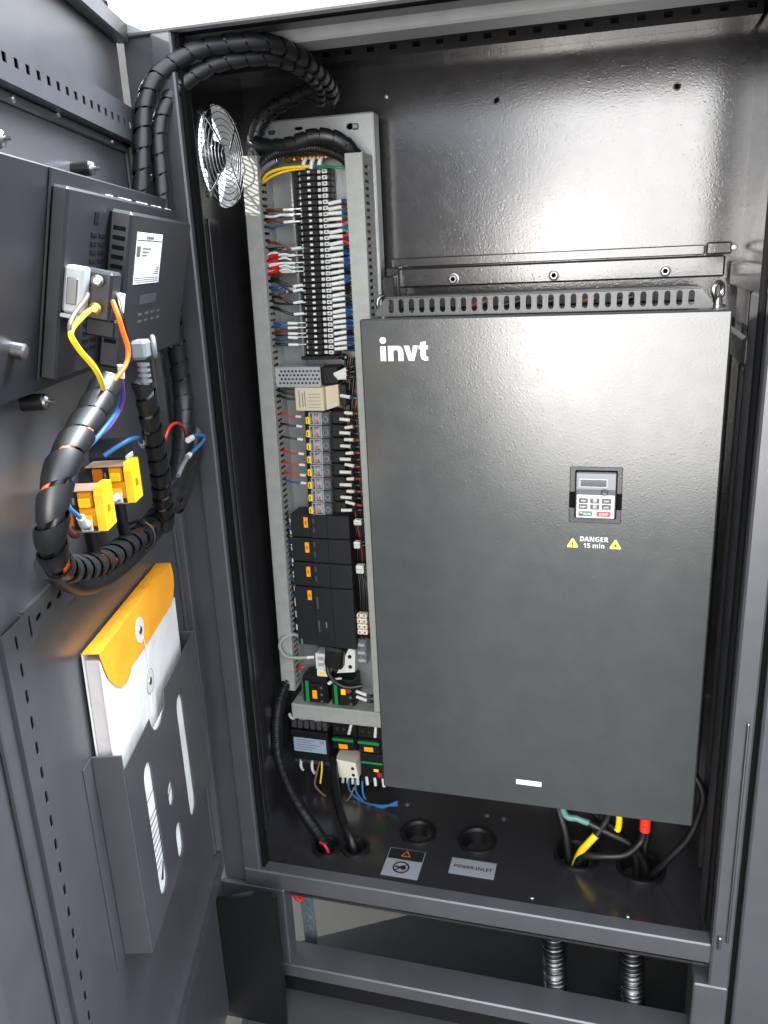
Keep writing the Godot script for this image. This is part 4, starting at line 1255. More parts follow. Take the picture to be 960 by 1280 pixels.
func lower_devices() -> void:
	var m := M.new()
	# white plug block with black plug, tilted white plate
	var t := thing("white_terminal", "white double terminal block under the tall control module", "terminal", V(-0.23, 0.705, -0.28))
	m = M.new(); bb(m, -0.2475, -0.2175, 0.709, 0.756, -0.29, -0.25, 0.002)
	part(t, "body", m, mats.white)
	for q in 2:
		m = M.new(); bb(m, -0.2405, -0.2245, 0.738 - q * 0.018, 0.748 - q * 0.018, -0.2505, -0.2488, 0.0006)
		part(t, "clamp", m, mats.silver)
	m = M.new(); bb(m, -0.2455, -0.2145, 0.690, 0.709, -0.29, -0.248, 0.002)
	part(t, "lower_plug", m, mats.ivory)
	m = M.new(); bb(m, -0.238, -0.225, 0.695, 0.704, -0.2482, -0.2472)
	part(t, "print", m, mats.tagyellow)
	t = thing("black_plug", "black angled cable plug hanging over the white socket plate", "plug", V(-0.19, 0.73, -0.24))
	var FB := Transform3D(Basis(Vector3.BACK, -0.12), V(-0.187, 0.758, -0.238))
	m = M.new(); box(m, Vector3.ZERO, V(0.05, 0.058, 0.03), 0.006, FB)
	part(t, "shell", m, mats.rubber)
	m = M.new(); tube(m, spline([V(-0.21, 0.735, -0.24), V(-0.205, 0.71, -0.232), V(-0.185, 0.685, -0.232), V(-0.155, 0.672, -0.238), V(-0.12, 0.675, -0.25)], 6), 0.006, 9)
	part(t, "cable", m, mats.rubber)
	t = thing("socket_plate", "tilted white socket plate with two dark holes beside the drive", "socket", V(-0.15, 0.74, -0.25))
	var FS := Transform3D(Basis(Vector3.BACK, 0.0), V(0, 0, 0))
	m = M.new(); extrude(m, PackedVector2Array([Vector2(-0.188, 0.706), Vector2(-0.138, 0.714), Vector2(-0.134, 0.775), Vector2(-0.15, 0.782)]), -0.28, -0.247, FS)
	part(t, "plate", m, mats.white)
	for q in [V(-0.150, 0.757, -0.247), V(-0.150, 0.728, -0.247)]:
		m = M.new(); lathe(m, q, Vector3.BACK, [[0, 0.0055], [0.001, 0.0055], [0.001, 0.0]], 14)
		part(t, "hole", m, mats.ink)
	m = M.new(); bb(m, -0.131, -0.105, 0.735, 0.805, -0.28, -0.252, 0.003)
	part(t, "clear_cap", m, mats.cleargrey)
	for q in 3:
		m = M.new(); bb(m, -0.129, -0.108, 0.742 + q * 0.022, 0.750 + q * 0.022, -0.275, -0.250, 0.0015)
		part(t, "clip", m, mats.silver)
	wire("grey_lead", "pale grey cable looping over the left duct beside the tall control module", "", [V(-0.285, 0.80, -0.255), V(-0.300, 0.812, -0.238), V(-0.322, 0.805, -0.222), V(-0.330, 0.785, -0.216), V(-0.318, 0.760, -0.218), V(-0.295, 0.748, -0.232), V(-0.268, 0.745, -0.245)], 0.0048, mat("greycable", Color(0.55, 0.55, 0.53), 0.5), Transform3D.IDENTITY, 0.018, 0.0045)
	wire("red_jumper", "short red wire below the grey cable loop", "", [V(-0.305, 0.705, -0.262), V(-0.292, 0.712, -0.245), V(-0.279, 0.716, -0.248)], 0.004, mats.w_red)
	# two timer relays with green strips
	for i in 2:
		var x0 := -0.287 if i == 0 else -0.2065
		var lab: String = ["black timer relay with tall green strip and amber tag, by the left duct", "black timer relay with red and yellow marks and green strip, beside the drive"][i]
		t = thing("timer_relay", lab, "relay", V(x0 + 0.03, 0.612, -0.29), "black timer relays above the cross duct")
		m = M.new(); bb(m, x0, x0 + 0.07 - 0.006 * i, 0.612, 0.688, -0.30, -0.246, 0.002)
		part(t, "body", m, mats.black)
		m = M.new(); bb(m, x0 + 0.022, x0 + 0.066 - 0.006 * i, 0.618, 0.672, -0.2465, -0.236, 0.003)
		part(t, "raised_front", m, mats.black)
		m = M.new(); bb(m, x0 + 0.008, x0 + 0.017, 0.612, 0.676, -0.2462, -0.243, 0.001)
		part(t, "green_strip", m, mats.green)
		m = M.new(); bb(m, x0 + 0.030, x0 + 0.043, 0.630 + 0.02 * i, 0.655 + 0.012 * i, -0.2362, -0.2352, 0.0004)
		part(t, "amber_tag", m, mats.amber if i == 0 else mats.tagyellow)
		if i == 1:
			m = M.new(); bb(m, x0 + 0.045, x0 + 0.054, 0.656, 0.676, -0.2362, -0.2352, 0.0004)
			part(t, "red_mark", m, mats.w_red)
		for q in 3:
			m = M.new(); lathe(m, V(x0 + 0.056, 0.624 + q * 0.020, -0.236), Vector3.BACK, [[0, 0.004], [0.0015, 0.004], [0.0015, 0.0]], 10)
			part(t, "dial", m, mats.keygrey)
	for i in 2:
		wire("timer_lead", "%s white-sleeved lead beside the timer relay and the drive" % ["upper", "lower"][i], "leads of the timer relay", [V(-0.085, 0.645 - i * 0.016, -0.258), V(-0.10, 0.648 - i * 0.016, -0.246), V(-0.113, 0.651 - i * 0.016, -0.246)], 0.004, mats.w_black, Transform3D.IDENTITY, 0.026, 0.0045)
	wire("timer_lead", "white-sleeved lead between the two timer relays", "", [V(-0.178, 0.69, -0.25), V(-0.19, 0.692, -0.24), V(-0.197, 0.688, -0.238)], 0.003, mats.w_white, Transform3D.IDENTITY, 0.016, 0.0045)
	# voltage transformer on the back wall
	t = thing("transformer", "black transformer with silver label and toothed terminal rows under the cross duct", "transformer", V(-0.31, 0.37, -0.36))
	m = M.new(); bb(m, -0.362, -0.25, 0.385, 0.478, -0.385, -0.305, 0.003)
	part(t, "body", m, mats.black)
	m = M.new(); bb(m, -0.3535, -0.2565, 0.4135, 0.458, -0.3052, -0.3042, 0.0004)
	var lb := part(t, "label", m, mat("labelsilver", Color(0.62, 0.68, 0.74), 0.4, 0.2))
	for r in 5:
		m = M.new(); bb(m, -0.346, -0.300 + 0.012 * (r % 3), 0.4205 + r * 0.0075, 0.4225 + r * 0.0075, -0.3043, -0.3038)
		part(lb, "print", m, mat("labelprint", Color(0.36, 0.42, 0.48), 0.5))
	text(lb, "print", "CE", 0.009, V(-0.268, 0.449, -0.3042), mat("labelprint", Color(0.36, 0.42, 0.48), 0.5))
	for r in 2:
		for q in 6:
			m = M.new(); bb(m, -0.3615 + q * 0.0185, -0.3475 + q * 0.0185, (0.479 if r == 0 else 0.366), (0.506 if r == 0 else 0.384), -0.37, -0.318, 0.0015)
			part(t, "terminal", m, mat("smoke2", Color(0.26, 0.26, 0.27), 0.3))
	var tw := [[-0.352, 0.505, -0.012, 0.02], [-0.334, 0.508, -0.004, 0.03], [-0.326, 0.508, 0.008, 0.026], [-0.290, 0.508, 0.004, 0.034], [-0.280, 0.508, 0.012, 0.026], [-0.345, 0.374, 0.008, -0.03], [-0.312, 0.374, 0.010, -0.036]]
	for i in tw.size():
		wire("transformer_lead", "white lead at the %s edge of the black transformer, %s from the corrugated hose" % ["upper" if i < 5 else "lower", ORD[i if i < 5 else i - 5]], "white leads of the transformer", [V(tw[i][0], tw[i][1] - 0.006 * signf(tw[i][3]), -0.33), V(tw[i][0] + tw[i][2] * 0.5, tw[i][1] + tw[i][3] * 0.5, -0.312), V(tw[i][0] + tw[i][2], tw[i][1] + tw[i][3], -0.315)], 0.0042, mats.w_white)
	wire("loop_wire", "brown wire drooping below the transformer towards the beige plug", "", [V(-0.285, 0.378, -0.32), V(-0.292, 0.34, -0.30), V(-0.29, 0.318, -0.285), V(-0.255, 0.298, -0.27), V(-0.225, 0.288, -0.262), V(-0.19, 0.30, -0.262), V(-0.172, 0.335, -0.28)], 0.0028, mat("dullbrown", Color(0.45, 0.34, 0.22), 0.5))
	wire("loop_wire", "yellow wire hanging straight from the transformer", "", [V(-0.279, 0.38, -0.32), V(-0.277, 0.355, -0.31), V(-0.281, 0.318, -0.30)], 0.003, mats.w_yellow)
	# contactors and overload
	for i in 2:
		var x0 := -0.238 + 0.0735 * i
		t = thing("contactor", ["black contactor with green strip, beside the transformer", "black contactor with green strip, half hidden behind the drive"][i], "contactor", V(x0 + 0.035, 0.43, -0.36), "black contactors under the cross duct")
		m = M.new(); bb(m, x0, x0 + 0.071, 0.43, 0.515, -0.385, -0.312, 0.003)
		part(t, "body", m, mats.black)
		m = M.new(); bb(m, x0 + 0.004, x0 + 0.067, 0.437, 0.478, -0.3125, -0.298, 0.004)
		part(t, "front", m, mats.black)
		m = M.new(); bb(m, x0 + 0.004, x0 + 0.066, 0.4655, 0.474, -0.2983, -0.2965, 0.0008)
		part(t, "green_strip", m, mats.green)
		m = M.new(); bb(m, x0 + 0.022, x0 + 0.048, 0.443, 0.457, -0.2983, -0.297, 0.0004)
		part(t, "amber_label", m, mats.amber)
		for q in 3:
			m = M.new(); lathe(m, V(x0 + 0.016 + q * 0.019, 0.4965, -0.312), Vector3.BACK, [[0, 0.0055], [0.002, 0.005], [0.002, 0.0]], 10)
			part(t, "terminal_screw", m, mats.steel)
	var cw := [[-0.222, "yellow"], [-0.199, "green"], [-0.176, "red"], [-0.144, "yellow"], [-0.120, "green"], [-0.100, "red"]]
	for i in 6:
		wire("phase_wire", "%s phase wire dropping into the %s contactor" % [cw[i][1], "first" if i < 3 else "second"], "phase wires of the contactors", [V(cw[i][0], 0.572, -0.325), V(cw[i][0] + 0.002, 0.553, -0.318), V(cw[i][0] - 0.002, 0.530, -0.316), V(cw[i][0] - 0.002, 0.505, -0.32)], 0.0055, mats["w_" + cw[i][1]])
	for i in 2:
		wire("coil_lead", "white-sleeved coil lead on top of the %s contactor" % ORD[i], "coil leads of the contactors", [V(-0.175 + i * 0.07, 0.535, -0.31), V(-0.177 + i * 0.07, 0.522, -0.304), V(-0.180 + i * 0.072, 0.510, -0.302)], 0.004, mats.w_white, Transform3D.IDENTITY, 0.02, 0.0045)
	t = thing("overload_block", "cream plug block with two dark holes below the contactors", "connector", V(-0.20, 0.34, -0.34))
	m = M.new(); extrude(m, PackedVector2Array([Vector2(-0.232, 0.403), Vector2(-0.172, 0.398), Vector2(-0.165, 0.35), Vector2(-0.222, 0.345)]), -0.36, -0.302)
	part(t, "body", m, mats.ivory)
	for q in [V(-0.181, 0.379, -0.302), V(-0.180, 0.358, -0.302)]:
		m = M.new(); lathe(m, q, Vector3.BACK, [[0, 0.0048], [0.001, 0.0048], [0.001, 0.0]], 12)
		part(t, "hole", m, mats.ink)
	for q in 4:
		m = M.new(); rod(m, V(-0.215 + q * 0.014, 0.352, -0.315), V(-0.217 + q * 0.015, 0.322, -0.312), 0.0046, 8)
		part(t, "lead_sleeve", m, mats.white)
	t = thing("auxiliary_relay", "black block with green edge and red mark beside the cream plug block", "relay", V(-0.125, 0.33, -0.35))
	m = M.new(); bb(m, -0.160, -0.09, 0.335, 0.426, -0.385, -0.31, 0.003)
	part(t, "body", m, mats.black)
	m = M.new(); bb(m, -0.158, -0.095, 0.396, 0.402, -0.3102, -0.3085, 0.0005)
	part(t, "green_strip", m, mats.green)
	m = M.new(); bb(m, -0.122, -0.108, 0.372, 0.381, -0.3102, -0.3088, 0.0005)
	part(t, "yellow_mark", m, mats.tagyellow)
	m = M.new(); bb(m, -0.112, -0.098, 0.356, 0.370, -0.3102, -0.3088, 0.0005)
	part(t, "red_mark", m, mats.w_red)
	for q in 3:
		m = M.new(); rod(m, V(-0.145 + q * 0.024, 0.352, -0.312), V(-0.141 + q * 0.024, 0.330, -0.305), 0.0046, 8)
		part(t, "lead_sleeve", m, mats.white)
	for i in 3:
		wire("blue_lead", "%s blue wire swinging below the contactors behind the drive" % ["upper", "middle", "lower"][i], "blue wires under the contactors", [V(-0.198 + i * 0.02, 0.335, -0.312), V(-0.19 + i * 0.02, 0.315 - i * 0.004, -0.29), V(-0.15 + i * 0.012, 0.300 - i * 0.004, -0.27), V(-0.10, 0.305 - i * 0.006, -0.255), V(-0.04, 0.318 + i * 0.006, -0.25)], 0.003, mats.w_lightblue)
	# hose from the zinc plate down through the floor
	t = thing("corrugated_hose", "black corrugated hose curving from the left duct down to the floor", "hose", V(-0.181, 0.30, -0.07))
	m = M.new(); hose(m, spline([V(-0.318, 0.69, -0.262), V(-0.336, 0.650, -0.225), V(-0.350, 0.593, -0.210), V(-0.356, 0.525, -0.200), V(-0.350, 0.458, -0.190), V(-0.318, 0.398, -0.165), V(-0.268, 0.352, -0.130), V(-0.218, 0.325, -0.095), V(-0.188, 0.298, -0.075), V(-0.181, 0.25, -0.07)], 10), 0.0170, 0.0064, 0.14)
	part(t, "hose", m, mats.rubber)
	wire("hose_wire", "red wire at the mouth of the corrugated hose", "", [V(-0.195, 0.322, -0.06), V(-0.178, 0.318, -0.052), V(-0.168, 0.29, -0.05), V(-0.168, 0.26, -0.05)], 0.0042, mats.w_red)
	t = thing("thin_hose", "thinner black hose crossing the floor beside the corrugated one", "hose", V(-0.108, 0.30, -0.082))
	m = M.new(); tube(m, spline([V(-0.24, 0.40, -0.31), V(-0.205, 0.36, -0.22), V(-0.160, 0.335, -0.14), V(-0.122, 0.315, -0.092), V(-0.108, 0.25, -0.082)], 8), 0.0115, 12)
	part(t, "hose", m, mats.rubber)

func floor_things() -> void:
	# labels on the floor plate
	var F := Transform3D(Basis(Vector3.UP, -0.02) , V(0, 0, 0))
	var m := M.new()
	var t := thing("warning_label", "black and grey warning label with a pictogram on the cabinet floor", "label", V(0.0245, 0.3005, -0.056))
	var LF := Transform3D(Basis.from_scale(V(1.1, 1.0, 1.05)), V(-0.0327, -0.0851, -0.1027))
	m = M.new(); bb(m, 0.010, 0.094, 0.3856, 0.3864, -0.003, 0.092, 0.0003)
	part(t, "sheet", m, mat("labelgrey", Color(0.55, 0.56, 0.58), 0.5), LF)
	m = M.new(); bb(m, 0.0115, 0.0925, 0.3862, 0.3868, -0.0015, 0.034, 0.0002)
	part(t, "black_band", m, mats.ink, LF)
	var F2 := Transform3D(Basis(Vector3.RIGHT, -PI / 2), V(0.052, 0.3868, 0.0165))
	m = M.new(); extrude(m, _rtri(0, 0, 0.015, 0.002), 0.0, 0.0005, F2)
	part(t, "triangle", m, mats.amber_dark, LF)
	m = M.new(); extrude(m, _rtri(0, -0.0003, 0.0095, 0.001), 0.0004, 0.0008, F2)
	part(t, "triangle_centre", m, mats.ink, LF)
	m = M.new(); tube(m, _ring(V(0.050, 0.3866, 0.060), 0.0175, Vector3.UP, 28), 0.0018, 6, false, [], Transform3D.IDENTITY, true)
	part(t, "pictogram_ring", m, mats.ink, LF)
	m = M.new(); extrude(m, PackedVector2Array([Vector2(-0.014, 0.004), Vector2(-0.004, 0.002), Vector2(0.002, 0.008), Vector2(0.008, 0.007), Vector2(0.009, 0.003), Vector2(0.012, 0.001), Vector2(0.010, -0.005), Vector2(0.004, -0.007), Vector2(-0.002, -0.003), Vector2(-0.014, -0.001)]), 0.0, 0.0005, Transform3D(Basis(Vector3.RIGHT, -PI / 2), V(0.050, 0.3864, 0.060)))
	part(t, "pictogram_hand", m, mats.ink, LF)
	m = M.new(); box(m, V(0, 0, 0), V(0.034, 0.0006, 0.0026), 0.0, Transform3D(Basis(Vector3.UP, 0.75), V(0.050, 0.3868, 0.060)))
	part(t, "pictogram_bar", m, mats.ink, LF)
	t = thing("power_inlet_label", "grey label lettered POWER INLET on the cabinet floor", "label", V(0.194, 0.3005, -0.075))
	m = M.new(); bb(m, 0.139, 0.250, 0.3004, 0.3014, -0.103, -0.047, 0.0003)
	part(t, "sheet", m, mat("labelgrey", Color(0.55, 0.56, 0.58), 0.5))
	text(t, "lettering", "POWER INLET", 0.0104, V(0.1945, 0.3014, -0.075), mats.ink, Transform3D(Basis(Vector3.RIGHT, -PI / 2), Vector3.ZERO)).transform = t.transform.affine_inverse() * Transform3D(Basis(Vector3.RIGHT, -PI / 2), V(0.1945, 0.3016, -0.075))
	# power cables below the drive
	var cabs := [
		["green power cable running out from under the drive", "w_paleteal", [V(0.39, 0.60, -0.16), V(0.405, 0.445, -0.152), V(0.440, 0.428, -0.15), V(0.473, 0.418, -0.15)], 0.0080],
		["thick black power cable crossing under the drive's lower edge", "rubber", [V(0.465, 0.421, -0.15), V(0.51, 0.402, -0.148), V(0.56, 0.378, -0.15), V(0.598, 0.32, -0.16), V(0.605, 0.25, -0.165)], 0.0095],
		["yellow-sleeved power cable rising from the wide floor hole", "w_yellow", [V(0.432, 0.27, -0.16), V(0.448, 0.335, -0.145), V(0.464, 0.365, -0.142), V(0.484, 0.393, -0.145)], 0.0090],
		["red-sleeved black power cable bending into the wide floor hole", "rubber", [V(0.435, 0.25, -0.15), V(0.450, 0.325, -0.14), V(0.495, 0.345, -0.13), V(0.548, 0.358, -0.13), V(0.580, 0.388, -0.135), V(0.592, 0.425, -0.142), V(0.594, 0.56, -0.15)], 0.0090],
		["black power cable at the left rim of the wide floor hole", "rubber", [V(0.37, 0.58, -0.2), V(0.385, 0.45, -0.19), V(0.412, 0.36, -0.17), V(0.425, 0.25, -0.16)], 0.0105],
		["black power cable looping out past the drive's lower corner", "rubber", [V(0.672, 0.60, -0.18), V(0.698, 0.575, -0.16), V(0.716, 0.535, -0.15), V(0.708, 0.475, -0.145), V(0.688, 0.418, -0.14), V(0.645, 0.35, -0.14), V(0.615, 0.29, -0.15), V(0.61, 0.25, -0.155)], 0.0090],
		["black power cable in the middle of the tangle under the drive", "rubber", [V(0.50, 0.60, -0.22), V(0.50, 0.43, -0.20), V(0.475, 0.36, -0.18), V(0.452, 0.25, -0.18)], 0.0105],
		["second black power cable slanting from the tangle towards the last floor hole", "rubber", [V(0.44, 0.60, -0.21), V(0.47, 0.43, -0.20), V(0.53, 0.38, -0.19), V(0.575, 0.33, -0.18), V(0.585, 0.25, -0.175)], 0.0105],
		["black power cable at the back of the last floor hole", "rubber", [V(0.62, 0.60, -0.22), V(0.61, 0.43, -0.21), V(0.60, 0.36, -0.19), V(0.595, 0.25, -0.18)], 0.0105]]
	for q in cabs:
		t = thing("power_cable", q[0], "cable", q[2][0], "power cables under the drive")
		m = M.new(); tube(m, spline(q[2], 8), q[3], 12)
		part(t, "sheath", m, mats[q[1]])
		if q[1] == "rubber" and "red" in q[0]:
			m = M.new(); rod(m, V(0.594, 0.426, -0.142), V(0.595, 0.56, -0.15), 0.0125, 12)
			part(t, "red_sleeve", m, mat("redsleeve", Color(0.95, 0.20, 0.10), 0.4))
		if q[1] == "w_yellow":
			m = M.new(); tube(m, spline([V(0.484, 0.393, -0.145), V(0.500, 0.42, -0.15), V(0.512, 0.46, -0.155), V(0.52, 0.60, -0.16)], 6), 0.0095, 12)
			part(t, "sheath", m, mats.rubber)
	wire("drive_lead", "short yellow lead end peeping out below the drive", "", [V(0.535, 0.56, -0.14), V(0.535, 0.44, -0.14), V(0.531, 0.418, -0.14)], 0.008, mats.w_yellow)
	# flexible conduits below the floor
	for i in 2:
		var x: float = [0.399, 0.573][i]
		t = thing("flexible_conduit", ["ribbed steel conduit under the floor, the one nearer the middle", "ribbed steel conduit under the floor, beside the corner foot"][i], "conduit", V(x, 0.0, 0.045), "ribbed steel conduits below the sill")
		m = M.new(); hose(m, spline([V(x - 0.004, 0.293, 0.005), V(x - 0.002, 0.22, 0.015), V(x + 0.003, 0.13, 0.025), V(x + 0.012, 0.0, 0.035)], 16), 0.0285, 0.0118, 0.20)
		part(t, "hose", m, mats.conduit)
	# zinc strip and red lead under the left end of the sill
	t = thing("zinc_strip", "pale zinc strip with two holes hanging below the sill's left end", "bracket", V(-0.212, 0.07, 0.02))
	m = M.new(); holed(m, -0.228, -0.194, 0.075, 0.29, [obr(-0.206, 0.235, 0.008, 0.014), obr(-0.206, 0.165, 0.008, 0.014)], 0.018, 0.0215, Transform3D(Basis(Vector3.BACK, 0.03), V(0.006, 0.0, 0)))
	part(t, "strip", m, mats.galv)
	m = M.new(); bb(m, -0.2285, -0.226, 0.075, 0.29, 0.0, 0.018, 0.0)
	part(t, "fold", m, mats.galv, Transform3D(Basis(Vector3.BACK, 0.03), V(0.006, 0.0, 0)))
	wire("lower_lead", "red wire loop glimpsed beside the zinc strip", "", [V(-0.222, 0.29, 0.05), V(-0.228, 0.26, 0.055), V(-0.215, 0.235, 0.05), V(-0.206, 0.26, 0.045), V(-0.21, 0.29, 0.04)], 0.006, mats.w_red)
	m = M.new()
	var pr := PackedVector2Array([Vector2(-0.212, 0.0), Vector2(-0.207, 0.12), Vector2(-0.207, 0.355)])
	for k in 5: pr.append(Vector2(-0.217, 0.372) + Vector2(cos(PI / 2 * k / 4) * 0.010, sin(PI / 2 * k / 4) * 0.010))
	pr.append_array([Vector2(-0.262, 0.378), Vector2(-0.36, 0.34), Vector2(-0.42, 0.28), Vector2(-0.42, 0.0)])
	extrude(m, pr, 0.19, 0.204)
	solo("plinth_cover", "black plinth cover standing on the ground in front of the left post", "cover", m, mats.black, V(-0.29, 0, 0.197))

func harnesses() -> void:
	# spiral-wrapped cables from the door over into the roof of the cabinet
	var t := thing("door_cable", "outer of two spiral-wrapped black cables arching from door to back wall", "cable harness", V(-0.33, 1.84, 0.2), "wrapped cables arching from the door")
	spiral(t, spline([V(-0.345, 1.60, 0.235), V(-0.338, 1.74, 0.215), V(-0.331, 1.841, 0.200), V(-0.323, 1.903, 0.195), V(-0.319, 1.961, 0.185), V(-0.317, 2.018, 0.165), V(-0.298, 2.062, 0.142), V(-0.248, 2.098, 0.110), V(-0.197, 2.112, 0.080), V(-0.134, 2.116, 0.045), V(-0.101, 2.106, -0.030), V(-0.093, 2.092, -0.120), V(-0.100, 2.078, -0.210), V(-0.118, 2.062, -0.262)], 8), 0.0150, 0.034, mats.rubber)
	t = thing("door_cable", "inner of two spiral-wrapped black cables arching from door to back wall", "cable harness", V(-0.305, 1.84, 0.17), "wrapped cables arching from the door")
	spiral(t, spline([V(-0.312, 1.60, 0.20), V(-0.307, 1.74, 0.182), V(-0.303, 1.841, 0.172), V(-0.302, 1.904, 0.167), V(-0.303, 1.963, 0.158), V(-0.295, 2.010, 0.138), V(-0.274, 2.048, 0.112), V(-0.229, 2.080, 0.080), V(-0.182, 2.093, 0.050), V(-0.133, 2.099, 0.000), V(-0.109, 2.090, -0.080), V(-0.113, 2.080, -0.180), V(-0.14, 2.066, -0.25)], 8), 0.0140, 0.033, mats.rubber)
	t = thing("roof_cable", "black cable dropping from the arch to the top of the left duct", "cable harness", V(-0.316, 1.96, -0.28))
	spiral(t, spline([V(-0.10, 2.085, -0.235), V(-0.135, 2.094, -0.255), V(-0.219, 2.078, -0.272), V(-0.276, 2.055, -0.28), V(-0.303, 2.020, -0.278), V(-0.306, 1.985, -0.272), V(-0.305, 1.95, -0.275)], 8), 0.0165, 0.03, mats.rubber)
	t = thing("ring_cable", "wrapped black cable bridging the two ducts above the terminal strip", "cable harness", V(-0.17, 1.99, -0.24))
	spiral(t, spline([V(-0.310, 1.999, -0.270), V(-0.267, 1.985, -0.255), V(-0.212, 1.984, -0.243), V(-0.157, 1.995, -0.238), V(-0.112, 1.990, -0.240), V(-0.082, 1.970, -0.252), V(-0.068, 1.940, -0.275)], 8), 0.0165, 0.028, mats.rubber)
	t = thing("corrugated_loop", "thin corrugated black hose looping over the brass earth bar", "hose", V(-0.25, 1.965, -0.25))
	var m := M.new(); hose(m, spline([V(-0.303, 1.915, -0.272), V(-0.296, 1.938, -0.262), V(-0.277, 1.956, -0.250), V(-0.245, 1.970, -0.245), V(-0.197, 1.974, -0.245), V(-0.150, 1.972, -0.248), V(-0.105, 1.955, -0.26), V(-0.088, 1.935, -0.272)], 10), 0.0115, 0.0055, 0.12)
	part(t, "hose", m, mats.rubber)
	wire("loop_core", "grey cable end under the black loops at the top of the left duct", "", [V(-0.298, 1.925, -0.258), V(-0.275, 1.943, -0.246), V(-0.25, 1.955, -0.248)], 0.006, mats.w_grey)
	# wrapped harness on the door
	t = thing("door_harness", "thick spiral-wrapped harness looping round the yellow contact blocks", "cable harness", V(-0.6, 1.35, 0.045), "", FD)
	spiral(t, spline([V(-0.610, 1.612, 0.102), V(-0.668, 1.587, 0.100), V(-0.716, 1.566, 0.095), V(-0.759, 1.544, 0.090), V(-0.777, 1.519, 0.085), V(-0.785, 1.490, 0.080), V(-0.774, 1.460, 0.070), V(-0.738, 1.422, 0.060), V(-0.666, 1.390, 0.052), V(-0.563, 1.362, 0.045), V(-0.456, 1.347, 0.045), V(-0.351, 1.340, 0.048), V(-0.262, 1.347, 0.05), V(-0.215, 1.373, 0.052)], 8), 0.0172, 0.037, mats.w_orange, FD, 0.86)
	t = thing("data_harness", "spiral-wrapped data cable hanging from the grey network plug", "cable harness", V(-0.34, 1.33, 0.05), "", FD)
	spiral(t, spline([V(-0.456, 1.590, 0.100), V(-0.446, 1.561, 0.100), V(-0.424, 1.523, 0.095), V(-0.398, 1.481, 0.090), V(-0.375, 1.438, 0.085), V(-0.344, 1.395, 0.075), V(-0.312, 1.355, 0.066), V(-0.30, 1.32, 0.06)], 8), 0.0155, 0.030, mats.w_grey, FD)
	t = thing("side_harness", "wrapped cable running down the door beside the hinge channel", "cable harness", V(-0.1, 1.35, 0.05), "wrapped cables beside the hinge channel", FD)
	spiral(t, spline([V(-0.05, 1.76, 0.045), V(-0.042, 1.69, 0.048), V(-0.036, 1.625, 0.050), V(-0.030, 1.571, 0.050), V(-0.030, 1.508, 0.050), V(-0.060, 1.452, 0.052), V(-0.121, 1.404, 0.056), V(-0.185, 1.368, 0.056), V(-0.270, 1.345, 0.056)], 8), 0.0180, 0.034, mats.rubber, FD)
	t = thing("side_harness", "wrapped cable closest to the door hinge, bending into the harness", "cable harness", V(-0.02, 1.4, 0.05), "wrapped cables beside the hinge channel", FD)
	spiral(t, spline([V(0.045, 1.76, 0.075), V(0.045, 1.66, 0.075), V(0.042, 1.58, 0.072), V(0.030, 1.50, 0.07), V(0.008, 1.442, 0.066), V(-0.05, 1.395, 0.064), V(-0.13, 1.36, 0.062), V(-0.22, 1.335, 0.06)], 8), 0.0165, 0.032, mats.rubber, FD)
	t = thing("sagging_sleeve", "black cloth sleeve sagging under the wrapped harness", "cable harness", V(-0.5, 1.33, 0.035), "", FD)
	m = M.new(); tube(m, spline([V(-0.742, 1.425, 0.05), V(-0.66, 1.372, 0.044), V(-0.563, 1.338, 0.036), V(-0.456, 1.324, 0.036), V(-0.36, 1.322, 0.04), V(-0.27, 1.335, 0.05), V(-0.22, 1.36, 0.055)], 8), 0.018, 14)
	part(t, "sleeve", m, mats.rubber, FD)
	t = thing("cable_tie", "black cable tie round the harness between the contact blocks", "cable tie", V(-0.42, 1.36, 0.05), "", FD)
	m = M.new(); tube(m, _ring(V(-0.400, 1.342, 0.047), 0.0245, V(1, -0.05, 0.02).normalized(), 24), 0.0025, 6, false, [], Transform3D.IDENTITY, true)
	part(t, "band", m, mats.rubber, FD)
	m = M.new(); box(m, V(-0.400, 1.366, 0.055), V(0.008, 0.008, 0.008), 0.001)
	part(t, "lock", m, mats.rubber, FD)

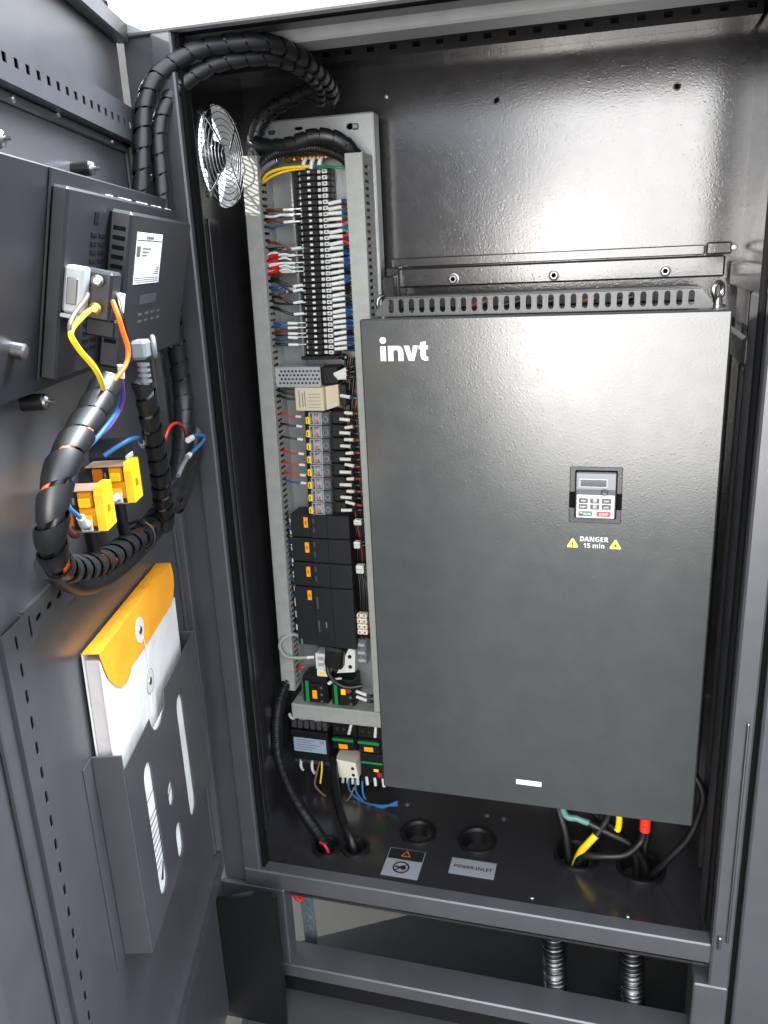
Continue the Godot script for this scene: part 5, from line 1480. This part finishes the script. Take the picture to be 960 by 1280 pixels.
func operator_panel() -> void:
	var m := M.new()
	var t := thing("panel_console", "dark folded sheet console on the door that tilts the operator panel", "console", V(-0.5, 1.605, 0.0), "", FD)
	var FW := FD * Transform3D(Basis(V(0, 1, 0), V(0, 0, 1), V(1, 0, 0)), Vector3.ZERO)
	m = M.new(); extrude(m, PackedVector2Array([Vector2(1.607, 0.0), Vector2(1.607, 0.0235), Vector2(1.849, 0.0795), Vector2(1.849, 0.0)]), -0.93, -0.125)
	part(t, "wedge", m, mats.hmi, FW)
	m = M.new(); bb(m, -0.945, -0.12, -0.014, 0.239, -0.004, 0.0, 0.0015)
	part(t, "face_plate", m, mats.hmi, FT)
	m = M.new(); bb(m, -0.6475, -0.6435, 0.0, 0.2385, 0.0, 0.003, 0.001)
	part(t, "fold_line", m, mats.hmi, FT)
	# operator panel seen from behind
	t = thing("operator_panel", "black back of the operator panel with vents and a white rating label", "operator panel", V(-0.4, 0.0, 0.0), "", FT)
	m = M.new(); bb(m, -0.640, -0.130, 0.002, 0.222, 0.0005, 0.020, 0.003)
	part(t, "housing", m, mats.hmi, FT)
	m = M.new(); bb(m, -0.490, -0.141, 0.002, 0.208, 0.020, 0.050, 0.004)
	var b := part(t, "raised_box", m, mats.hmi, FT)
	# vents: on the housing, along the box flank, along the top edge
	for q in 5:
		for c in 2:
			m = M.new(); bb(m, -0.553 + c * 0.030, -0.531 + c * 0.030, 0.128 + q * 0.0105, 0.1335 + q * 0.0105, 0.0192, 0.0208, 0.0003)
			part(t, "vent", m, mats.gasket, FT)
	for q in 6:
		for c in 2:
			m = M.new(); bb(m, -0.556 + c * 0.030, -0.534 + c * 0.030, 0.028 + q * 0.0105, 0.0335 + q * 0.0105, 0.0192, 0.0208, 0.0003)
			part(t, "vent", m, mats.gasket, FT)
	m = M.new(); bb(m, -0.545, -0.530, 0.186, 0.200, 0.0192, 0.0208, 0.0003)
	part(t, "vent", m, mats.gasket, FT)
	for q in 13:
		m = M.new(); bb(m, -0.4912, -0.4892, 0.036 + q * 0.0122, 0.0415 + q * 0.0122, 0.027, 0.043, 0.0003)
		part(b, "vent", m, mats.gasket, FT)
	for q in 8:
		m = M.new(); bb(m, -0.47 + q * 0.042, -0.445 + q * 0.042, 0.2205, 0.2235, 0.006, 0.017, 0.001)
		part(t, "top_vent", m, mats.chrome if q % 2 == 0 else mats.silver, FT)
	# rating label
	m = M.new(); bb(m, -0.461, -0.326, 0.115, 0.184, 0.0498, 0.0506, 0.0002)
	var lb := part(b, "rating_label", m, mats.paper, FT)
	m = M.new(); bb(m, -0.459, -0.328, 0.1735, 0.1745, 0.0505, 0.0509)
	part(lb, "print", m, mats.ink, FT)
	m = M.new(); bb(m, -0.415, -0.375, 0.176, 0.180, 0.0505, 0.0509)
	part(lb, "print", m, mats.w_grey, FT)
	m = M.new(); bb(m, -0.458, -0.440, 0.152, 0.166, 0.0505, 0.0509)
	part(lb, "print", m, mat("codeprint", Color(0.30, 0.30, 0.31), 0.6), FT)
	for r in 3:
		m = M.new(); bb(m, -0.430, -0.385 - 0.01 * r, 0.162 - r * 0.0045, 0.164 - r * 0.0045, 0.0505, 0.0509)
		part(lb, "print", m, mats.w_grey, FT)
	for r in 4:
		m = M.new(); bb(m, -0.360 + 0.004 * r, -0.332, 0.128 + r * 0.003, 0.1292 + r * 0.003, 0.0505, 0.0509)
		part(lb, "print", m, mats.w_grey, FT)
	for r in 3:
		m = M.new(); bb(m, -0.458, -0.332, 0.1175 + r * 0.0028, 0.1183 + r * 0.0028, 0.0505, 0.0509)
		part(lb, "print", m, mats.w_grey, FT)
	for r in 2:
		for q in 4:
			m = M.new(); bb(m, -0.42 + q * 0.034, -0.40 + q * 0.034, 0.060 + r * 0.010, 0.0635 + r * 0.010, 0.0498, 0.0504)
			part(b, "print", m, mat("dimprint", Color(0.25, 0.26, 0.28), 0.6), FT)
	m = M.new(); bb(m, -0.42, -0.33, 0.086, 0.099, 0.0498, 0.0504)
	part(b, "print", m, mat("dimprint2", Color(0.19, 0.20, 0.215), 0.6), FT)
	# power connector
	t = thing("power_connector", "black connector block with silver clamp on the operator panel", "connector", V(-0.6, 0.08, 0.02), "", FT)
	m = M.new(); bb(m, -0.612, -0.575, 0.078, 0.136, 0.0205, 0.068, 0.003)
	part(t, "block", m, mats.hmi, FT)
	m = M.new(); bb(m, -0.640, -0.6125, 0.084, 0.138, 0.021, 0.043, 0.003)
	var cl := part(t, "clamp", m, mats.silver, FT)
	m = M.new(); bb(m, -0.643, -0.640, 0.095, 0.125, 0.026, 0.038, 0.001)
	part(cl, "latch", m, mats.steel, FT)
	m = M.new(); bb(m, -0.645, -0.6125, 0.079, 0.0835, 0.021, 0.040, 0.001)
	part(cl, "foot", m, mats.silver, FT)
	for q in 2:
		m = M.new(); lathe(m, V(-0.6125, 0.124 - q * 0.032, 0.052), V(-1, 0.1, 0.15), [[0, 0.007], [0.010, 0.007], [0.012, 0.004], [0.012, 0.0]], 12)
		part(t, "terminal_screw", m, mats.steel if q == 0 else mats.brass, FT)
	m = M.new(); bb(m, -0.590, -0.574, 0.088, 0.112, 0.066, 0.074, 0.001)
	part(t, "white_marker", m, mats.white, FT)
	m = M.new(); bb(m, -0.58, -0.56, 0.055, 0.077, 0.03, 0.066, 0.002)
	part(t, "lower_block", m, mats.black, FT)
	var G := FD
	wire("panel_wire", "brown wire from the upper screw of the connector block into the harness", "wires of the operator panel", [V(-0.655, 1.716, 0.108), V(-0.705, 1.712, 0.122), V(-0.774, 1.697, 0.130), V(-0.786, 1.684, 0.130), V(-0.751, 1.663, 0.125), V(-0.701, 1.641, 0.120), V(-0.638, 1.612, 0.105)], 0.0026, mat("greybrown", Color(0.33, 0.27, 0.25), 0.45), G)
	wire("panel_wire", "yellow wire from the lower screw of the connector block into the harness", "wires of the operator panel", [V(-0.645, 1.698, 0.105), V(-0.722, 1.694, 0.121), V(-0.787, 1.684, 0.131), V(-0.774, 1.667, 0.131), V(-0.742, 1.647, 0.131), V(-0.709, 1.630, 0.126), V(-0.645, 1.604, 0.108)], 0.0030, mats.w_yellow, G)
	wire("panel_wire", "orange wire curving down from the connector block to the harness", "wires of the operator panel", [V(-0.607, 1.706, 0.120), V(-0.613, 1.689, 0.126), V(-0.606, 1.670, 0.127), V(-0.595, 1.650, 0.127), V(-0.598, 1.634, 0.125), V(-0.615, 1.621, 0.120), V(-0.639, 1.606, 0.108)], 0.0031, mats.w_orange, G)
	wire("panel_wire", "thin black wire beside the orange one below the connector block", "wires of the operator panel", [V(-0.588, 1.709, 0.120), V(-0.602, 1.688, 0.127), V(-0.592, 1.664, 0.127), V(-0.590, 1.64, 0.125)], 0.0028, mats.w_black, G)
	wire("panel_wire", "purple wire hanging from the foot of the operator panel", "wires of the operator panel", [V(-0.590, 1.622, 0.112), V(-0.582, 1.604, 0.110), V(-0.556, 1.581, 0.100), V(-0.552, 1.562, 0.090), V(-0.594, 1.548, 0.085), V(-0.645, 1.546, 0.080)], 0.0030, mats.w_purple, G)
	wire("panel_wire", "long blue wire from the harness down to the first contact block", "wires of the operator panel", [V(-0.575, 1.602, 0.105), V(-0.549, 1.568, 0.090), V(-0.620, 1.547, 0.085), V(-0.679, 1.535, 0.080), V(-0.684, 1.514, 0.070), V(-0.657, 1.490, 0.050)], 0.0030, mats.w_lightblue, G)
	m = M.new(); rod(m, V(-0.590, 1.628, 0.114), V(-0.588, 1.612, 0.112), 0.0045, 8)
	solo("wire_sleeve", "white sleeve on the purple wire at the foot of the operator panel", "wire sleeve", m, mats.white, V(-0.589, 1.62, 0.113), "", FD)
	# network plug
	t = thing("network_plug", "grey moulded network plug hanging below the operator panel", "plug", V(-0.47, 1.60, 0.11), "", FD)
	m = M.new(); bb(m, -0.486, -0.450, 1.622, 1.648, 0.096, 0.118, 0.004)
	part(t, "body", m, mat("greyplug", Color(0.45, 0.46, 0.47), 0.45), FD)
	for q in 4:
		m = M.new(); lathe(m, V(-0.471, 1.617 - q * 0.0075, 0.108), V(-0.05, -1, -0.05), [[0, 0.009], [0.0045, 0.0085], [0.0045, 0.006], [0.0075, 0.006]], 12)
		part(t, "boot_ring", m, mat("greyplug", Color(0.45, 0.46, 0.47), 0.45), FD)
	m = M.new(); tube(m, _ring(V(-0.445, 1.636, 0.118), 0.013, V(0.3, 0.0, 1).normalized(), 18), 0.004, 8, false, [], Transform3D.IDENTITY, true)
	part(t, "latch_loop", m, mat("greyplug", Color(0.45, 0.46, 0.47), 0.45), FD)

func standoff(p: Vector2, label: String) -> void:
	var t := thing("door_stud", label, "stud", V(p.x, p.y, 0.0), "black studs on the door", FD)
	var m := M.new(); lathe(m, V(p.x, p.y, 0.0), Vector3.BACK, [[0, 0.0105], [0.026, 0.0105], [0.0275, 0.009]], 20)
	part(t, "sleeve", m, mats.rubber, FD)
	m = M.new(); lathe(m, V(p.x, p.y, 0.0275), Vector3.BACK, [[0, 0.0095], [0.003, 0.009], [0.0055, 0.006], [0.0062, 0.0]], 16)
	part(t, "screw", m, mats.steel, FD)
	m = M.new(); rod(m, V(p.x, p.y, 0.033), V(p.x, p.y, 0.040), 0.0025, 8)
	part(t, "tip", m, mats.steel, FD)

func contact_block(p: Vector2, label: String) -> void:
	# p: corner nearest the free edge, at its lower end
	var t := thing("contact_block", label, "switch", V(p.x, p.y, 0.0), "yellow contact blocks on the door", FD)
	var x := p.x; var y := p.y
	var m := M.new(); lathe(m, V(x + 0.02, y + 0.026, 0.0), Vector3.BACK, [[0, 0.022], [0.018, 0.022], [0.020, 0.018]], 20)
	part(t, "collar", m, mats.rubber, FD)
	m = M.new(); bb(m, x + 0.002, x + 0.034, y + 0.004, y + 0.048, 0.020, 0.036, 0.001)
	part(t, "rear_body", m, mats.amber_dark, FD)
	m = M.new(); bb(m, x, x + 0.036, y + 0.001, y + 0.050, 0.0362, 0.0425, 0.0006)
	part(t, "black_frame", m, mats.black, FD)
	m = M.new(); bb(m, x + 0.002, x + 0.034, y + 0.003, y + 0.028, 0.043, 0.066, 0.0015); bb(m, x + 0.003, x + 0.034, y + 0.0285, y + 0.049, 0.043, 0.062, 0.0015)
	part(t, "front_body", m, mats.amber, FD)
	m = M.new()
	extrude(m, PackedVector2Array([Vector2(x - 0.002, y - 0.002), Vector2(x + 0.036, y - 0.002), Vector2(x + 0.036, y + 0.056), Vector2(x + 0.002, y + 0.056), Vector2(x - 0.002, y + 0.044)]), 0.0665, 0.078)
	part(t, "end_plate", m, mats.yellow, FD)
	for q in 2:
		m = M.new(); bb(m, x - 0.004, x + 0.0005, y + 0.008 + q * 0.022, y + 0.020 + q * 0.022, 0.046, 0.061, 0.001)
		part(t, "step", m, mats.yellow, FD)
	m = M.new(); bb(m, x + 0.010, x + 0.018, y + 0.02, y + 0.03, 0.078, 0.0795, 0.0005)
	part(t, "pin", m, mats.amber_dark, FD)
	m = M.new(); bb(m, x - 0.001, x + 0.036, y + 0.0505, y + 0.0525, 0.012, 0.068, 0.0005)
	part(t, "clear_shroud", m, mat("clearbrown", Color(0.62, 0.52, 0.44, 0.55), 0.15), FD)
	m = M.new(); bb(m, x - 0.001, x + 0.036, y - 0.004, y - 0.0022, 0.012, 0.068, 0.0005)
	part(t, "clear_shroud", m, mat("clearbrown", Color(0.62, 0.52, 0.44, 0.55), 0.15), FD)
	m = M.new(); bb(m, x - 0.0065, x - 0.0025, y - 0.001, y + 0.014, 0.046, 0.061, 0.001)
	var w := part(t, "white_marker", m, mats.white, FD)
	for q in 2:
		m = M.new(); bb(m, x - 0.0071, x - 0.0066, y + 0.002 + q * 0.005, y + 0.0045 + q * 0.005, 0.049, 0.058)
		part(w, "print", m, mats.w_grey, FD)
	m = M.new(); bb(m, x - 0.0012, x - 0.0002, y + 0.034, y + 0.043, 0.038, 0.041)
	part(t, "frame_print", m, mats.w_grey, FD)

func door_things() -> void:
	var m := M.new()
	standoff(Vector2(-0.628, 1.885), "black stud with bright screw above the upper edge of the console, nearest the free edge")
	standoff(Vector2(-0.325, 1.884), "black stud with bright screw above the operator panel's vents")
	standoff(Vector2(-0.625, 1.592), "black stud with bright screw just below the console")
	standoff(Vector2(-0.855, 1.592), "black stud with bright screw below the console, closest to the free edge")
	m = M.new(); lathe(m, V(-0.716, 0.044, 0.0), Vector3.BACK, [[0, 0.0095], [0.012, 0.0095], [0.014, 0.007], [0.015, 0.0]], 16)
	solo("console_screw", "bright round screw on the face of the dark console", "screw", m, mats.steel, V(-0.716, 0.044, 0.0), "", FT)
	contact_block(Vector2(-0.618, 1.425), "yellow contact block nearer the free edge, with white cable marker")
	contact_block(Vector2(-0.490, 1.425), "yellow contact block nearer the hinge, beside the wrapped data cable")
	var tails := [[V(-0.600, 1.423, 0.048), V(-0.592, 1.395, 0.046), V(-0.588, 1.365, 0.044)], [V(-0.472, 1.423, 0.048), V(-0.466, 1.395, 0.046), V(-0.452, 1.352, 0.044)]]
	for i in 2:
		wire("contact_cable", ["thick black cable below the contact block nearer the free edge", "thick black cable below the contact block nearer the hinge"][i], "cables below the contact blocks", tails[i], 0.009, mats.rubber, FD)
	wire("contact_wire", "blue wire curling round the contact block nearer the free edge into a white sleeve", "", [V(-0.655, 1.498, 0.045), V(-0.675, 1.483, 0.052), V(-0.672, 1.466, 0.058), V(-0.650, 1.450, 0.060)], 0.003, mats.w_lightblue, FD)
	var t := thing("white_sleeve", "long white sleeve across the contact block nearer the free edge", "wire sleeve", V(-0.65, 1.45, 0.06), "", FD)
	m = M.new(); tube(m, spline([V(-0.655, 1.453, 0.060), V(-0.645, 1.441, 0.058), V(-0.632, 1.436, 0.055), V(-0.626, 1.436, 0.056)], 6), 0.0055, 10)
	part(t, "sleeve", m, mats.white, FD)
	t = thing("white_sleeve", "short white sleeve between the two contact blocks", "wire sleeve", V(-0.51, 1.435, 0.05), "", FD)
	m = M.new(); tube(m, spline([V(-0.522, 1.438, 0.052), V(-0.512, 1.434, 0.052), V(-0.496, 1.433, 0.054)], 6), 0.005, 10)
	part(t, "sleeve", m, mats.white, FD)
	wire("contact_wire", "red-brown wire at the lower corner of the contact block nearer the free edge", "", [V(-0.655, 1.445, 0.04), V(-0.645, 1.428, 0.042), V(-0.625, 1.420, 0.04)], 0.004, mats.w_brown, FD)
	wire("contact_wire", "blue wire arching above the contact block nearer the hinge", "", [V(-0.470, 1.488, 0.035), V(-0.455, 1.502, 0.060), V(-0.425, 1.503, 0.072), V(-0.400, 1.490, 0.070)], 0.0035, mats.w_lightblue, FD, 0.014, 0.0045)
	t = thing("selector_body", "black switch body behind the contact block nearer the hinge", "switch", V(-0.42, 1.47, 0.03), "", FD)
	m = M.new(); lathe(m, V(-0.41, 1.475, 0.0), Vector3.BACK, [[0, 0.026], [0.05, 0.026], [0.052, 0.022], [0.052, 0.0]], 20)
	part(t, "body", m, mats.rubber, FD)
	m = M.new(); bb(m, -0.43, -0.395, 1.470, 1.477, 0.052, 0.0535)
	part(t, "white_marker", m, mats.white, FD)
	wire("lamp_wire", "red wire loop beside the wrapped data cable", "", [V(-0.285, 1.452, 0.065), V(-0.290, 1.470, 0.075), V(-0.259, 1.486, 0.078), V(-0.204, 1.482, 0.078), V(-0.150, 1.462, 0.074), V(-0.105, 1.432, 0.065), V(-0.110, 1.412, 0.055)], 0.0028, mats.w_red, FD)
	wire("lamp_wire", "blue wire bent sharply over the wrapped cables near the hinge", "", [V(-0.13, 1.444, 0.085), V(-0.08, 1.434, 0.085), V(-0.045, 1.425, 0.085), V(-0.06, 1.418, 0.086), V(-0.12, 1.418, 0.086), V(-0.175, 1.418, 0.085)], 0.0035, mats.w_lightblue, FD, 0.012, 0.005)
	wire("lamp_wire", "grey sleeve continuing the bent blue wire", "", [V(-0.19, 1.418, 0.085), V(-0.235, 1.412, 0.085), V(-0.27, 1.404, 0.085)], 0.0040, mats.w_grey, FD)
	m = M.new(); rod(m, V(-0.165, 1.443, 0.083), V(-0.140, 1.442, 0.085), 0.0055, 10)
	solo("lamp_sleeve", "white sleeve inside the red wire loop", "wire sleeve", m, mats.white, V(-0.15, 1.4425, 0.084), "", FD)
	# document pocket
	t = thing("document_pocket", "dark grey sheet metal document pocket with slots on the door", "document pocket", V(-0.38, 0.735, 0.0), "", FD)
	m = M.new()
	var hs := []
	hs.append(obr(-0.514, 0.888, 0.043, 0.240)); hs.append(obr(-0.417, 0.885, 0.030, 0.046))
	hs.append(obr(-0.300, 0.880, 0.044, 0.250)); hs.append(obr(-0.405, 0.780, 0.034, 0.066))
	holed(m, -0.605, -0.150, 0.735, 1.012, hs, 0.0435, 0.045)
	var top := PackedVector2Array([Vector2(-0.605, 1.012), Vector2(-0.150, 1.012), Vector2(-0.150, 1.060), Vector2(-0.372, 1.060)])
	for i in 9:
		var a := PI * i / 8.0
		top.append(Vector2(-0.424 + 0.046 * cos(a), 1.060 - 0.040 * sin(a)))
	top.append(Vector2(-0.605, 1.060))
	extrude(m, top, 0.0435, 0.045)
	part(t, "front", m, mats.paint, FD)
	m = M.new(); bb(m, -0.609, -0.6055, 0.735, 1.085, 0.0015, 0.045, 0.001)
	part(t, "side_fold", m, mats.paint, FD)
	m = M.new(); bb(m, -0.640, -0.6095, 0.735, 1.085, 0.0002, 0.002, 0.0005)
	part(t, "mounting_flange", m, mats.paint, FD)
	m = M.new(); bb(m, -0.605, -0.150, 0.735, 0.7375, 0.0015, 0.0434)
	part(t, "bottom_fold", m, mats.paint, FD)
	m = M.new(); bb(m, -0.1495, -0.146, 0.735, 1.060, 0.0015, 0.045, 0.001)
	part(t, "side_fold", m, mats.paint, FD)
	# envelope
	var FE := FD * Transform3D(Basis(Vector3.BACK, -0.045), V(-0.41, 0.994, 0.0))
	t = thing("document_envelope", "white string-tie envelope with orange flap standing in the pocket", "envelope", V(0.0, -0.14, 0.012), "", FE)
	m = M.new(); bb(m, -0.190, 0.216, -0.16, 0.232, 0.004, 0.0062, 0.0005)
	part(t, "back_leaf", m, mats.paper, FE)
	m = M.new(); bb(m, -0.1865, 0.2135, -0.16, 0.222, 0.0066, 0.0265, 0.001)
	part(t, "gusset", m, mats.paper2, FE)
	m = M.new()
	extrude(m, PackedVector2Array([Vector2(-0.190, -0.16), Vector2(0.216, -0.16), Vector2(0.216, 0.165), Vector2(-0.135, 0.165), Vector2(-0.155, 0.170), Vector2(-0.175, 0.19), Vector2(-0.190, 0.222)]), 0.0272, 0.029)
	part(t, "front_leaf", m, mats.paper, FE)
	m = M.new()
	var fl := PackedVector2Array([Vector2(-0.192, 0.232), Vector2(-0.184, 0.212), Vector2(-0.170, 0.185), Vector2(-0.15, 0.165), Vector2(-0.125, 0.150), Vector2(-0.098, 0.146), Vector2(-0.082, 0.150), Vector2(-0.068, 0.158), Vector2(-0.02, 0.157), Vector2(0.03, 0.158), Vector2(0.10, 0.160), Vector2(0.180, 0.162), Vector2(0.200, 0.170), Vector2(0.217, 0.190), Vector2(0.219, 0.210), Vector2(0.209, 0.234)])
	extrude(m, fl, 0.0296, 0.0306)
	extrude(m, PackedVector2Array([Vector2(-0.190, 0.2325), Vector2(0.208, 0.2345), Vector2(0.208, 0.2355), Vector2(-0.190, 0.2335)]), 0.004, 0.0304)
	var fp := part(t, "flap", m, mats.orange_card, FE)
	for q in [[V(-0.012, 0.194, 0.0306), fp], [V(0.010, 0.094, 0.029), t]]:
		m = M.new(); lathe(m, q[0], Vector3.BACK, [[0, 0.021], [0.001, 0.021], [0.001, 0.0]], 28)
		var bt := part(q[1], "button", m, mats.white, FE)
		m = M.new(); tube(m, _ring(q[0] + V(0, 0, 0.001), 0.0205, Vector3.BACK, 24), 0.0006, 5, false, [], Transform3D.IDENTITY, true)
		if q[1] == t: part(bt, "rim", m, mats.w_grey, FE)
		m = M.new(); lathe(m, q[0] + V(0, 0, 0.001), Vector3.BACK, [[0, 0.0065], [0.0015, 0.006], [0.0015, 0.003], [0.0003, 0.0]], 16)
		if q[1] == t: part(bt, "rivet", m, mats.steel, FE)
		else: part(t, "rivet", m, mats.steel, FE)
	m = M.new(); tube(m, spline([V(-0.004, 0.178, 0.0318), V(0.004, 0.158, 0.0316), V(0.010, 0.135, 0.0302), V(0.011, 0.114, 0.0302)], 5), 0.0009, 5)
	tube(m, spline([V(0.008, 0.074, 0.0302), V(0.003, 0.055, 0.0298), V(-0.004, 0.040, 0.0298), V(-0.002, 0.030, 0.0298)], 5), 0.0009, 5)
	part(t, "string", m, mats.w_white, FE)
	# papers behind the slots
	t = thing("printed_sheet", "printed paper sheet behind the slots of the document pocket", "paper", V(-0.40, 0.76, 0.036), "", FD)
	m = M.new(); bb(m, -0.58, -0.17, 0.745, 1.028, 0.0405, 0.0415)
	part(t, "sheet", m, mats.paper, FD)
	for i in 9:
		m = M.new(); bb(m, -0.57, -0.455, 0.815 + i * 0.012, 0.8175 + i * 0.012 + (0.001 if i % 2 else 0.0), 0.0414, 0.0419)
		part(t, "print_line", m, mats.w_grey, FD)
	m = M.new(); bb(m, -0.57, -0.40, 0.945, 0.9465, 0.0414, 0.0419)
	part(t, "rule", m, mats.ink, FD)
	m = M.new(); extrude(m, PackedVector2Array([Vector2(-0.515, 0.79), Vector2(-0.505, 0.80), Vector2(-0.498, 0.812), Vector2(-0.493, 0.81), Vector2(-0.499, 0.795), Vector2(-0.505, 0.782)]), 0.0414, 0.0419)
	part(t, "print_mark", m, mats.ink, FD)
	for i in 3:
		m = M.new(); extrude(m, PackedVector2Array([Vector2(-0.44, 0.872 + i * 0.012), Vector2(-0.39, 0.892 + i * 0.012), Vector2(-0.39, 0.896 + i * 0.012), Vector2(-0.44, 0.876 + i * 0.012)]), 0.0414, 0.0419)
		part(t, "print_line", m, mats.w_grey, FD)
